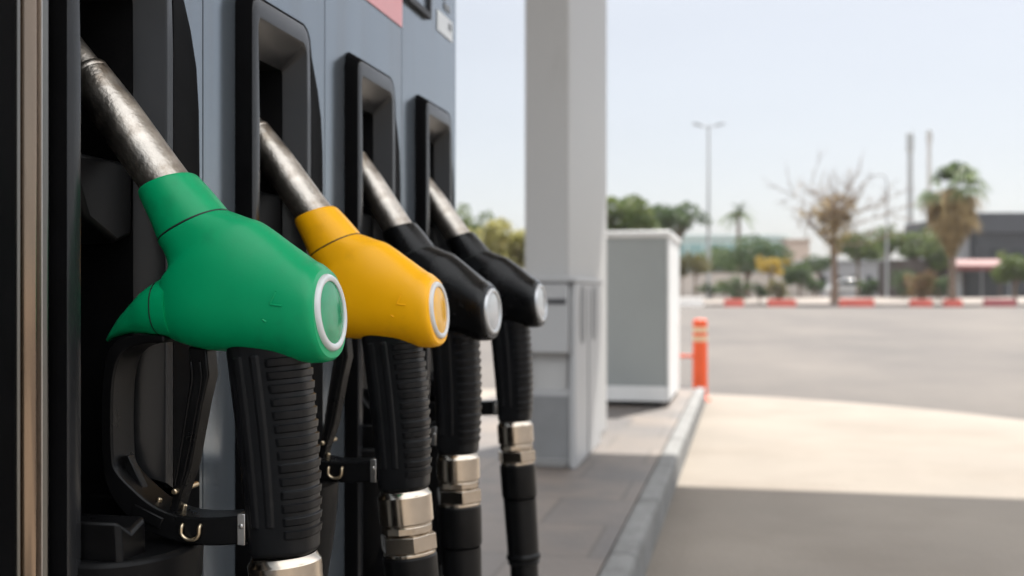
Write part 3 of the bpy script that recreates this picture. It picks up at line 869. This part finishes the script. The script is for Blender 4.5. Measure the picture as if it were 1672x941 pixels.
def tree(px, dist, top, bottom, width, m, label, n=2200, cat_='tree', name='tree', trunk=True, seed=0, base=0.15, group=None, lobes=9, leaf=None, tm='bark', flat=1.0):
    """crown spans TOP..BOTTOM (rows of the photo) at DIST"""
    rnd = random.Random(seed or int(px * 7 + dist))
    t = tag(D.objects.new(name, None), label, cat_, group)
    col.objects.link(t); t.location = spot(px, dist, base); t.rotation_euler = (0, 0, TH)
    zt, zb = high(top, dist) - base, high(bottom, dist) - base
    w = width / 1760 * dist / 2 * 1.2
    h = (zt - zb) / 2 * 1.08
    zc = (zt + zb) / 2
    L_ = [((rnd.uniform(-.15, .15) * w, 0, zc - .1 * h), (w * .60, w * .60, h * .66))]
    for k in range(lobes):
        a = 2 * PI * k / lobes + rnd.uniform(-.4, .4)
        e = rnd.uniform(-.75, .85)
        rr = rnd.uniform(.20, .50)
        ca = math.sqrt(max(0, 1 - e * e))
        q = 1.06 - rr * rnd.uniform(.6, 1.1)
        L_.append(((w * q * ca * math.cos(a), w * q * ca * math.sin(a), zc + h * q * e), (w * rr, w * rr, h * rr * 1.05)))
    bm = bmesh.new()
    leaves(bm, L_, n, leaf or max(.10, min(w, h) * .10), rnd)
    obj('crown', bm, m, t, smooth=0)
    bm = bmesh.new()
    tr = max(.05, w * .075)
    zz = max(0.3, zc)
    tube(bm, cat([(0, 0, -.1), (rnd.uniform(-.06, .06) * w, 0, zz * .5), (rnd.uniform(-.1, .1) * w, 0, zz)], 5), lambda q: tr * (1.15 - .6 * q), 10)
    for k in range(6):
        a = rnd.uniform(0, 2 * PI); z0 = max(.15, zb * rnd.uniform(.75, 1.0)) if zb > .4 else zz * .3
        ln = rnd.uniform(.4, .7)
        tube(bm, cat([(0, 0, z0), (w * ln * .5 * math.cos(a), w * ln * .5 * math.sin(a), z0 + (zc - z0) * .7), (w * ln * math.cos(a), w * ln * math.sin(a), zc + h * rnd.uniform(-.1, .4))], 4), lambda q: tr * (.5 - .38 * q), 7)
    obj('trunk', bm, M[tm], t, smooth=50)
    return t


TG = 'broad leaved trees beyond the yard'
tree(1018, 62, 316, 420, 90, M['leaf_mid'], 'olive green round tree half hidden behind the white pillar', 2600, group=TG, seed=3)
tree(1106, 80, 328, 388, 82, M['leaf_dark'], 'dark round tree showing just above the grey cabinet', 2400, group=TG, seed=4)
tree(1222, 84, 390, 444, 104, M['leaf_dark'], 'dark green wide tree in front of the teal building', 3000, group=TG, seed=5, base=.15)
tree(1136, 78, 408, 452, 42, M['leaf_olive'], 'small olive tree beside the cabinet in front of the pale wall', 1200, group=TG, seed=6)
tree(1113, 79, 412, 456, 26, M['leaf_olive'], 'narrow olive tree partly cut by the cabinet edge', 900, group=TG, seed=61)
tree(1259, 75, 414, 450, 44, M['leaf_yellow'], 'bright yellow leaved small tree below the wide green tree', 1000, group=TG, seed=7)
tree(1306, 84, 420, 470, 42, M['leaf_dark'], 'dark bushy tree between the yellow tree and the bare tree', 1500, group=TG, seed=8)
tree(1338, 88, 416, 448, 40, M['leaf_dark'], 'low dark tree just behind the bare tree trunk', 1200, group=TG, seed=81)
tree(1400, 86, 372, 428, 60, M['leaf_mid'], 'mid green tree just right of the bare tree', 2000, group=TG, seed=9)
tree(1449, 100, 366, 420, 52, M['leaf_mid'], 'faint green tree behind the single arm street lamp', 1600, group=TG, seed=10)
tree(1494, 88, 368, 424, 80, M['leaf_mid'], 'broad green tree below the two masts', 2400, group=TG, seed=11)
tree(1658, 74, 404, 464, 62, M['leaf_mid'], 'bushy green tree in front of the charcoal building', 2200, group=TG, seed=12)
tree(768, 60, 328, 470, 64, M['leaf_mid'], 'tall green tree peeping past the edge of the dispenser', 2200, group=TG, seed=13)
tree(812, 46, 362, 480, 120, M['leaf_sunny'], 'yellow green tree between the dispenser and the pillar', 3600, group=TG, seed=14)
tree(735, 48, 366, 480, 80, M['leaf_sunny'], 'yellow green tree mostly behind the dispenser edge', 2400, group=TG, seed=15)

SG = 'shrubs behind the far barrier blocks'
tree(1205, 71.9, 450, 494, 34, M['leaf_dark'], 'dark round shrub behind the first red block', 700, 'shrub', 'shrub', seed=21, group=SG, lobes=6)
tree(1270, 71.9, 454, 494, 34, M['leaf_olive'], 'olive shrub behind the second red block', 700, 'shrub', 'shrub', seed=22, group=SG, lobes=6)
tree(1240, 74, 460, 488, 30, M['leaf_dark'], 'low dark shrub between two red blocks', 500, 'shrub', 'shrub', seed=24, group=SG, lobes=6)
tree(1503, 71.9, 436, 494, 46, M['leaf_red'], 'reddish flowering shrub left of the big fan palm', 1100, 'shrub', 'shrub', seed=23, group=SG, lobes=7)

tree(1162, 80, 462, 482, 40, M['leaf_dark'], 'low dark shrub at the base of the double headed lamp', 600, 'shrub', 'shrub', seed=31, group=SG, lobes=6)
tree(1185, 86, 458, 482, 34, M['leaf_mid'], 'mid green bush against the pale boundary wall', 600, 'shrub', 'shrub', seed=32, group=SG, lobes=6)
tree(1330, 84, 452, 482, 34, M['leaf_dark'], 'dark bush left of the bare tree trunk', 700, 'shrub', 'shrub', seed=33, group=SG, lobes=6)
tree(1418, 80, 456, 484, 30, M['leaf_dark'], 'dark bush right of the bare tree trunk, left of the thin lamp', 700, 'shrub', 'shrub', seed=34, group=SG, lobes=6)
tree(1532, 78, 448, 484, 40, M['leaf_dark'], 'dark bush against the kiosk beside the fan palm trunk', 800, 'shrub', 'shrub', seed=35, group=SG, lobes=6)
tree(1476, 80, 440, 484, 36, M['leaf_dark'], 'dark bush against the kiosk left of the reddish shrub', 800, 'shrub', 'shrub', seed=36, group=SG, lobes=6)

tree(1180, 100, 398, 470, 70, M['leaf_mid'], 'hazy mid green tree between the double headed lamp and the small palm', 1500, group=TG, seed=41)
tree(1278, 96, 412, 470, 44, M['leaf_olive'], 'olive tree in front of the beige house', 1200, group=TG, seed=42)
tree(1425, 108, 392, 470, 60, M['leaf_mid'], 'distant green tree between the bare tree and the thin lamp', 1400, group=TG, seed=43)
tree(1530, 84, 388, 446, 52, M['leaf_mid'], 'green tree just left of the fan palm trunk', 1500, group=TG, seed=44)


def strip(bm, pts, w, nrm=None):
    """thin tapering blade along points"""
    pts = [Vector(p) for p in pts]
    prev = None
    for i, p in enumerate(pts):
        d = (pts[min(i + 1, len(pts) - 1)] - pts[max(0, i - 1)]).normalized()
        s = d.cross(Vector((0, 0, 1)))
        s = s.normalized() if s.length > 1e-3 else Vector((1, 0, 0))
        q = w * (1 - .8 * i / (len(pts) - 1))
        cur = (bm.verts.new(p - s * q), bm.verts.new(p + s * q))
        if prev: bm.faces.new((prev[0], prev[1], cur[1], cur[0]))
        prev = cur


def fan(bm, base, d, R_, rnd, droop=0.3, blades=13):
    """one fan palm leaf: stalk plus blades"""
    d = Vector(d).normalized()
    side = d.cross(Vector((0, 0, 1)))
    side = side.normalized() if side.length > 1e-3 else Vector((1, 0, 0))
    hub = Vector(base) + d * R_ * .8
    strip(bm, [base, hub], .05)
    for k in range(blades):
        a = R(-75 + 150 * k / (blades - 1))
        v = (d * math.cos(a) + side * math.sin(a)).normalized()
        strip(bm, [hub, hub + v * R_ * .55, hub + v * R_ * .95 + Vector((0, 0, -droop * R_ * (1 + .5 * rnd.random())))], R_ * .075)


def palm(px, dist, top, label, crown_r, tr=.22, skirt=None, seed=1, feather=False, droop=.3, nfr=26, base=.15):
    rnd = random.Random(seed)
    t = tag(D.objects.new('palm_tree', None), label, 'palm tree', 'palm trees beyond the yard')
    col.objects.link(t); t.location = spot(px, dist, base); t.rotation_euler = (0, 0, TH)
    H = high(top, dist) - base
    bm = bmesh.new()
    prof_ = []
    for k in range(34):
        q = k / 33
        prof_.append((-.1 + (H + .1) * q, tr * (1.5 - .5 * min(1, q * 6)) * (1 - .18 * q) * (1 + (.05 if k % 2 else -.03))))
    lathe(bm, (0, 0, 0), (0, 0, 1), prof_, 14)
    obj('trunk', bm, M['bark'], t, smooth=50)
    bm = bmesh.new()
    for k in range(nfr):
        a = 2 * PI * k / nfr * 2.4 + rnd.uniform(-.2, .2)
        e = R(rnd.uniform(-5, 88)) if not feather else R(rnd.uniform(-25, 80))
        d = Vector((math.cos(a) * math.cos(e), math.sin(a) * math.cos(e), math.sin(e)))
        if feather:
            L_ = crown_r * rnd.uniform(.85, 1.15)
            sp_ = [Vector((0, 0, H)) + d * L_ * s_ + Vector((0, 0, -droop * L_ * s_ * s_ * 1.5)) for s_ in (0, .25, .5, .75, 1)]
            strip(bm, sp_, .05)
            for j in range(14):
                s_ = .15 + .85 * j / 13
                p_ = Vector((0, 0, H)) + d * L_ * s_ + Vector((0, 0, -droop * L_ * s_ * s_ * 1.5))
                sd = d.cross(Vector((0, 0, 1))).normalized() if d.cross(Vector((0, 0, 1))).length > .01 else Vector((1, 0, 0))
                for sg in (-1, 1):
                    strip(bm, [p_, p_ + (sd * sg * .8 + d * .5 + Vector((0, 0, -.35))) * L_ * .30 * (1.1 - .6 * s_)], .045)
        else:
            fan(bm, (0, 0, H), d, crown_r * rnd.uniform(.45, .62), rnd, droop)
    obj('crown', bm, M['frond'], t, smooth=0)
    if skirt:
        bm = bmesh.new()
        zt, zb, rt = skirt
        for k in range(520):
            q = rnd.random() ** .8
            a = rnd.uniform(0, 2 * PI)
            z = zt + (zb - zt) * q
            r_ = (rt * (1 - q) ** .85 + tr * 1.15) * rnd.uniform(.55, 1.18)
            o_ = Vector((math.cos(a) * tr, math.sin(a) * tr, z + .9))
            p1 = Vector((math.cos(a) * r_ * .8, math.sin(a) * r_ * .8, z + .55))
            p2 = Vector((math.cos(a) * r_, math.sin(a) * r_, z - .35 * rnd.random()))
            p3 = Vector((math.cos(a) * r_ * .92, math.sin(a) * r_ * .92, z - .9 * rnd.uniform(.6, 1.1)))
            strip(bm, [o_, p1, p2, p3], rnd.uniform(.10, .22))
        for k in range(26):                 # half-dead fans sticking out of the skirt
            a = rnd.uniform(0, 2 * PI)
            e = R(rnd.uniform(-55, 5))
            fan(bm, (0, 0, zt + rnd.uniform(-.9, .5)), (math.cos(a) * math.cos(e), math.sin(a) * math.cos(e), math.sin(e)), rt * rnd.uniform(.5, .72), rnd, .5, 9)
        obj('dead_frond_skirt', bm, M['leaf_dry'], t, smooth=0)
    return t


palm(1555, 73, 318, 'big fan palm with brown skirt in front of the charcoal building', 2.9, .24, (high(332, 73), high(404, 73), 1.75), 5, nfr=22, droop=.42)
palm(1206, 96, 346, 'small distant palm standing behind the wide dark tree', 1.7, .20, None, 6, feather=True, droop=.35, nfr=30)

# bare tree with a shaggy brown middle
rnd = random.Random(12)
bt = tag(D.objects.new('bare_tree', None), 'nearly bare tree with brown shaggy middle and spreading dry branches', 'tree')
col.objects.link(bt); bt.location = spot(1362, 73, .15); bt.rotation_euler = (0, 0, TH)
Hc = high(400, 73)
bm = bmesh.new()
tube(bm, cat([(0, 0, -.1), (.05, 0, 1.6), (-.04, 0, Hc), (0, 0, high(340, 73))], 6), lambda q: .30 - .16 * q, 12)
obj('trunk', bm, M['bark'], bt, smooth=50)
bm = bmesh.new()


def branch(p, d, L_, r_, lev):
    pts = [p]
    for _ in range(4):
        d = (d + Vector((rnd.gauss(0, .16), rnd.gauss(0, .16), rnd.gauss(.03, .12)))).normalized()
        pts.append(pts[-1] + d * L_ / 4)
    tube(bm, pts, lambda q: r_ * (1 - .65 * q), 5 if lev else 7)
    if lev < 2:
        for k in range(6 if lev == 0 else 4):
            i = rnd.randint(1, 4)
            dd = (d + Vector((rnd.gauss(0, .6), rnd.gauss(0, .6), rnd.gauss(.1, .45)))).normalized()
            branch(pts[i], dd, L_ * rnd.uniform(.4, .6), r_ * .58, lev + 1)


for k in range(17):
    a = 2 * PI * k / 17 * 3.1
    e = R(rnd.uniform(4, 62))
    d = Vector((math.cos(a) * math.cos(e), math.sin(a) * math.cos(e), math.sin(e)))
    branch(Vector((0, 0, Hc + rnd.uniform(-.4, 2.2))), d, rnd.uniform(2.6, 3.9), .062, 0)
obj('branches', bm, M['twig'], bt, smooth=50)
bm = bmesh.new()
lob = [((0, 0, high(372, 73)), (1.15, 1.15, 1.3)), ((-.35, 0, high(358, 73)), (.9, .9, .7)), ((.4, .1, high(360, 73)), (.8, .8, .7)), ((0, 0, high(402, 73)), (.65, .65, .9)), ((-1.7, .2, high(351, 73)), (.7, .6, .3)), ((1.0, -.2, high(352, 73)), (.6, .6, .4)), ((-.8, 0, high(350, 73)), (.8, .7, .5)), ((.2, 0, high(338, 73)), (1.3, 1.0, .7))]
leaves(bm, lob, 1350, .15, rnd)
obj('crown', bm, M['leaf_dry'], bt, smooth=0)

# ------------------------------------------------------------------ street lamps and masts
lp = thing('street_lamp', 'tall pale lighting column with two lamp heads on a T-shaped top', 'street lamp', spot(1157, 80, .15), TH)
H = high(206, 80) - .15
bm = bmesh.new(); lathe(bm, (0, 0, -.1), (0, 0, 1), [(0, .22), (.5, .22), (.55, .15), (H + .1, .09)], 14)
obj('pole', bm, M['pole'], lp, smooth=40)
for s_ in (-1, 1):
    bm = bmesh.new(); tube(bm, cat([(0, 0, H - .1), (s_ * .35, 0, H - .02), (s_ * .75, 0, H + .08)], 4), .05, 8)
    obj('arm', bm, M['pole'], lp, smooth=40)
    bm = bmesh.new()
    Mx = Matrix.Translation((s_ * .85, 0, H + .10)) @ Matrix.Rotation(-s_ * R(14), 4, 'Y')
    box(bm, -.34, .34, -.18, .18, -.06, .09, Mx)
    obj('lamp_head', bm, M['mast'], lp, bevel=.04, smooth=30)

lp = thing('street_lamp', 'thin pale street lamp with one curved arm beside the bare tree', 'street lamp', spot(1448, 82, .15), TH)
H = high(296, 82) - .15
bm = bmesh.new(); lathe(bm, (0, 0, -.1), (0, 0, 1), [(0, .16), (.6, .16), (.65, .11), (H + .1, .06)], 12)
obj('pole', bm, M['palemast'], lp, smooth=40)
bm = bmesh.new(); tube(bm, cat([(0, 0, H - .1), (-.15, 0, H + .35), (-.55, 0, H + .5), (-1.0, 0, H + .42)], 5), .05, 8)
obj('arm', bm, M['palemast'], lp, smooth=40)
bm = bmesh.new(); box(bm, -1.5, -.95, -.12, .12, H + .34, H + .46)
obj('lamp_head', bm, M['mast'], lp, bevel=.04, smooth=30)

ms = thing('radio_mast', 'grey telecom mast with thick antenna top above the green trees', 'mast', spot(1486, 150, .15), TH)
H = high(218, 150) - .15
bm = bmesh.new(); lathe(bm, (0, 0, -.1), (0, 0, 1), [(0, .55), (H * .6, .42), (H - 2.6, .36)], 16)
obj('pole', bm, M['mast'], ms, smooth=40)
bm = bmesh.new(); lathe(bm, (0, 0, H - 2.6), (0, 0, 1), [(0, .42), (.1, .52), (2.5, .52), (2.6, .42)], 16)
obj('antenna', bm, M['mast'], ms, smooth=40)
bm = bmesh.new(); lathe(bm, (.3, 0, H), (0, 0, 1), [(0, .04), (.9, .02)], 6)
obj('lightning_rod', bm, M['mast'], ms, smooth=40)
ms = thing('radio_mast', 'paler thin mast rising behind the big fan palm', 'mast', spot(1517, 170, .15), TH)
H = high(212, 170) - .15
bm = bmesh.new(); lathe(bm, (0, 0, -.1), (0, 0, 1), [(0, .42), (H * .9, .32), (H, .28)], 12)
obj('pole', bm, M['palemast'], ms, smooth=40)
bm = bmesh.new()
for k in range(3):
    a = 2 * PI * k / 3
    box(bm, .36 * math.cos(a) - .12, .36 * math.cos(a) + .12, .36 * math.sin(a) - .12, .36 * math.sin(a) + .12, H - 2.1, H - .3)
obj('antenna', bm, M['palemast'], ms, smooth=0)

# ------------------------------------------------------------------ far buildings
def building(name, px0, px1, dist, depth, top, label, m, base=.15, cat_='building'):
    a, b = spot(px0, dist, base), spot(px1, dist, base)
    t = tag(D.objects.new(name, None), label, cat_)
    col.objects.link(t); t.location = a; t.rotation_euler = (0, 0, TH)
    w = (b - a).length; h = high(top, dist) - base
    bm = bmesh.new(); box(bm, 0, w, 0, depth, -.2, h)
    obj('wall', bm, m, t, smooth=0)
    return t, w, h


def panes(t, x0, x1, z0, z1, nx, nz_, m, gap=.15, proud=.05, name='window'):
    for i in range(nx):
        for j in range(nz_):
            bm = bmesh.new()
            dx, dz = (x1 - x0) / nx, (z1 - z0) / nz_
            box(bm, x0 + dx * i + gap / 2, x0 + dx * (i + 1) - gap / 2, -proud, .06, z0 + dz * j + gap / 2, z0 + dz * (j + 1) - gap / 2)
            obj(name, bm, m, t, smooth=0)


t, w, h = building('glass_building', 1040, 1284, 120, 18, 389, 'low teal glass building behind the wide dark tree', M['tealframe'])
panes(t, .2, w - .2, .6, h - .5, 9, 2, M['teal'], .25)
bm = bmesh.new(); box(bm, -.3, w + .3, -.3, 18.3, h + .01, h + .35)
obj('roof', bm, M['tealframe'], t, smooth=0)
t, w, h = building('beige_house', 1286, 1322, 118, 10, 394, 'beige house end beside the teal glass building', M['beige'])
panes(t, .6, w - .6, 2.6, 4.2, 2, 1, M['window'], .5)
bm = bmesh.new(); box(bm, -.2, w + .2, -.2, 10.2, h + .01, h + .25)
obj('roof', bm, M['beige'], t, smooth=0)
t, w, h = building('grey_building', 1318, 1470, 98, 8, 428, 'long low pale grey building behind the parked cars', M['greywall'])
panes(t, .8, w - .8, .9, h - .8, 5, 1, M['window'], .9)
bm = bmesh.new(); box(bm, -.2, w + .2, -.2, 8.2, h + .01, h + .2)
obj('roof', bm, M['pole'], t, smooth=0)
t, w, h = building('grey_annex', 1535, 1600, 93, 8, 384, 'plain grey annex between the fan palm and the charcoal building', M['greywall'])
panes(t, .6, w - .6, 2.6, 4.0, 2, 1, M['window'], .7)
bm = bmesh.new(); box(bm, -.1, w + .1, -.1, 8.1, h + .01, h + .2)
obj('roof', bm, M['charcoal2'], t, smooth=0)
t, w, h = building('charcoal_building', 1592, 1840, 92, 16, 352, 'dark charcoal two storey building at the edge of the yard', M['charcoal'])
bm = bmesh.new(); box(bm, -.15, w + .15, -.15, 16.15, h - 1.5, h + .25)
obj('fascia', bm, M['charcoal2'], t, smooth=0, bevel=.04)
panes(t, .8, w - .8, 3.4, 5.0, 6, 1, M['window'], .9)
panes(t, .8, w - .8, .4, 2.4, 6, 1, M['window'], .5)

kk = thing('cafe_kiosk', 'dark low kiosk with a faded red awning beside the fan palm', 'kiosk', spot(1462, 84, .15), TH)
w = (1642 - 1462) / 1760 * 84; h = high(424, 84) - .15
bm = bmesh.new(); box(bm, 0, w * .46, 0, 4, -.2, h); box(bm, w * .46 + .01, w, .6, 4, -.2, h - .3)
obj('wall', bm, M['darkwood'], kk, smooth=0)
bm = bmesh.new()
loft(bm, [[(w * .48, -.9, h - .55), (w * .48, .55, h - .05), (w * .48, .55, h + .03), (w * .48, -.9, h - .47), ], [(w, -.9, h - .55), (w, .55, h - .05), (w, .55, h + .03), (w, -.9, h - .47)]])
box(bm, w * .48, w, -.92, -.86, h - .85, h - .56)
obj('awning', bm, M['awning'], kk, smooth=0)
for k in range(3):
    bm = bmesh.new(); box(bm, w * (.50 + .165 * k), w * (.50 + .165 * k) + w * .13, .55, .64, .3, h - .9)
    obj('window', bm, M['pole'] if k == 0 else M['window'], kk, smooth=0)
bm = bmesh.new()
for k in range(3):
    lathe(bm, (w * (.49 + .25 * k), -.85, -.1), (0, 0, 1), [(0, .05), (h - .5, .05)], 8)
obj('awning_post', bm, M['mast'], kk, smooth=40)

a, b = spot(1040, 92, .15), spot(1335, 92, .15)
bw = tag(D.objects.new('boundary_wall', None), 'pale low boundary wall running behind the small olive trees', 'wall')
col.objects.link(bw); bw.location = a; bw.rotation_euler = (0, 0, TH)
bm = bmesh.new(); w = (b - a).length; h = high(446, 92) - .15; box(bm, 0, w, 0, .3, -.2, h)
obj('wall_body', bm, M['wall'], bw, smooth=0)
bm = bmesh.new(); box(bm, -.05, w + .05, -.06, .36, h + .002, h + .12)
obj('coping', bm, M['farkerb'], bw, smooth=0)


def car(px, dist, m, label, face=1):
    t = thing('parked_car', label, 'car', spot(px, dist, .58), TH, 'cars parked before the grey building')
    side = [(-2.1, .35), (-2.12, .75), (-1.95, .95), (-1.2, 1.02), (1.25, 1.0), (2.0, .85), (2.12, .6), (2.1, .32)]
    cab = [(-1.75, .97), (-1.25, 1.42), (-.2, 1.5), (.55, 1.42), (1.2, 1.0)]
    if face < 0:
        side = [(-x, z) for x, z in side]; cab = [(-x, z) for x, z in cab]
    bm = bmesh.new(); prism(bm, side, -.85, .85)
    obj('body', bm, m, t, bevel=.08, smooth=40)
    bm = bmesh.new()
    loft(bm, [[(x, -.80, z) for x, z in cab], [(x * 1.0, .80, z) for x, z in cab]])
    cbn = obj('cabin', bm, m, t, bevel=.10, smooth=40)
    win = [(x * .92, 1.0 + (z - 1.0) * .86 + .02) for x, z in cab]
    bm = bmesh.new(); prism(bm, win, -.815, .815)
    obj('windows', bm, M['window'], cbn, bevel=.02, smooth=40)
    for x in (-1.35, 1.35):
        for yy in (-.82, .60):
            bm = bmesh.new(); lathe(bm, (x, yy, .33), (0, 1, 0), [(0, .30), (.02, .33), (.20, .33), (.22, .30)], 20)
            wv = obj('wheel', bm, M['tyre'], t, smooth=40)
            bm = bmesh.new(); lathe(bm, (x, yy - .01, .33), (0, 1, 0), [(0, .20), (.24, .20)], 14)
            obj('rim', bm, M['pole'], wv, smooth=40)
    return t


car(1392, 90, M['carwhite'], 'white parked car behind the bare tree trunk', 1)
car(1438, 90, M['cardark'], 'dark blue parked car beside the thin street lamp', -1)

# ------------------------------------------------------------------ air
bm = bmesh.new()
box(bm, -320, 320, -60, 420, -1.1, 34)
hz = tag(obj('haze', bm, [], smooth=0), kind='stuff')
hm = D.materials.new('thin_haze'); hm.use_nodes = True
hn = hm.node_tree
hn.nodes.remove(hn.nodes['Principled BSDF'])
pv = hn.nodes.new('ShaderNodeVolumePrincipled')
pv.inputs['Color'].default_value = (0.93, 0.95, 0.98, 1); pv.inputs['Density'].default_value = 0.00025
pv.inputs['Anisotropy'].default_value = 0.3
hn.links.new(pv.outputs['Volume'], hn.nodes['Material Output'].inputs['Volume'])
hz.data.materials.append(hm)

# ------------------------------------------------------------------ light, sky, camera
SUN_EL, SUN_DIR = R(56), Vector((0.34, 0.94)).normalized()
to_sun = Vector((SUN_DIR.x * math.cos(SUN_EL), SUN_DIR.y * math.cos(SUN_EL), math.sin(SUN_EL)))
sl = D.lights.new('sun', 'SUN'); sl.energy = 2.9; sl.angle = R(0.55); sl.color = (1.0, 0.955, 0.88)
so = D.objects.new('sun', sl); col.objects.link(so)
so.rotation_euler = (-to_sun).to_track_quat('-Z', 'Y').to_euler()
so.location = (0, 0, 30)

wd = D.worlds.new('World'); scene.world = wd; wd.use_nodes = True
nt = wd.node_tree
bg = nt.nodes['Background']
sky = nt.nodes.new('ShaderNodeTexSky'); sky.sky_type = 'NISHITA'; sky.sun_disc = False
sky.sun_elevation = SUN_EL
sky.sun_rotation = math.atan2(SUN_DIR.x, SUN_DIR.y)
sky.air_density = 0.9; sky.dust_density = 2.5; sky.ozone_density = 3.0
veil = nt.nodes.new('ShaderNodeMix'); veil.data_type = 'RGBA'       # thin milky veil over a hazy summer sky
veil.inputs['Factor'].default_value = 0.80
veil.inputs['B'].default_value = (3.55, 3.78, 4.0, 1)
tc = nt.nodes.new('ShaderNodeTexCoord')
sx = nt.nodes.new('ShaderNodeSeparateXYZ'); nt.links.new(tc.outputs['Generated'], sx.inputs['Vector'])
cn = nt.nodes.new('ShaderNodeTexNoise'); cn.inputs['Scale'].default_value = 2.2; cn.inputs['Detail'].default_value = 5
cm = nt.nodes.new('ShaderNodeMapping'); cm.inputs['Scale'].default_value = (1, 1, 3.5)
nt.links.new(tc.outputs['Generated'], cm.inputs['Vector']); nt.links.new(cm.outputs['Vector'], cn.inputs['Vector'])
hi = nt.nodes.new('ShaderNodeMapRange'); hi.interpolation_type = 'SMOOTHSTEP'      # overhead glow added out of frame to light the nozzles
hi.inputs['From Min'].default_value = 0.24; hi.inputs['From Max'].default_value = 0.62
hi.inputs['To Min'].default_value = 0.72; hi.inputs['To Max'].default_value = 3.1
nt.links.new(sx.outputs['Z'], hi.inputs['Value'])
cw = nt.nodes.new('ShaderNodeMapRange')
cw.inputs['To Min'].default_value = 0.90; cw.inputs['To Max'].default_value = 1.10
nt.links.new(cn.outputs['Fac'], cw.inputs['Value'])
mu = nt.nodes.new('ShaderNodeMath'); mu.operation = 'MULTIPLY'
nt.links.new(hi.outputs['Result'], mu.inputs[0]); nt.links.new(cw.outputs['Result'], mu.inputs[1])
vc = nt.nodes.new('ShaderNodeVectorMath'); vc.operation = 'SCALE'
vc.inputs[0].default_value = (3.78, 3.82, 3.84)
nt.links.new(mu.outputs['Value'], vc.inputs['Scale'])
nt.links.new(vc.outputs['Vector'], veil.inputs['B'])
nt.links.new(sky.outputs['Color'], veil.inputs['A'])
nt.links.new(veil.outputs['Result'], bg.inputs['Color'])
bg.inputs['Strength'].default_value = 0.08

cd = D.cameras.new('camera')
cam = D.objects.new('camera', cd); col.objects.link(cam)
cd.sensor_width = 36.0; cd.lens = 36.0 * 1760 / 1672
cam.location = (0, 0, HC); cam.rotation_euler = (PI / 2, 0, TH)
cd.shift_y = 9.5 / 1672
cd.clip_start = 0.02; cd.clip_end = 4000
cd.dof.use_dof = True; cd.dof.focus_distance = 0.665; cd.dof.aperture_fstop = 8.2; cd.dof.aperture_blades = 0
scene.camera = cam

vs = scene.view_settings
vs.view_transform = 'Standard'; vs.look = 'None'; vs.gamma = 1; vs.use_curve_mapping = False
vs.exposure = 1.62
scene.cycles.use_denoising = True
scene.cycles.max_bounces = 8
scene.cycles.diffuse_bounces = 4
scene.render.film_transparent = False
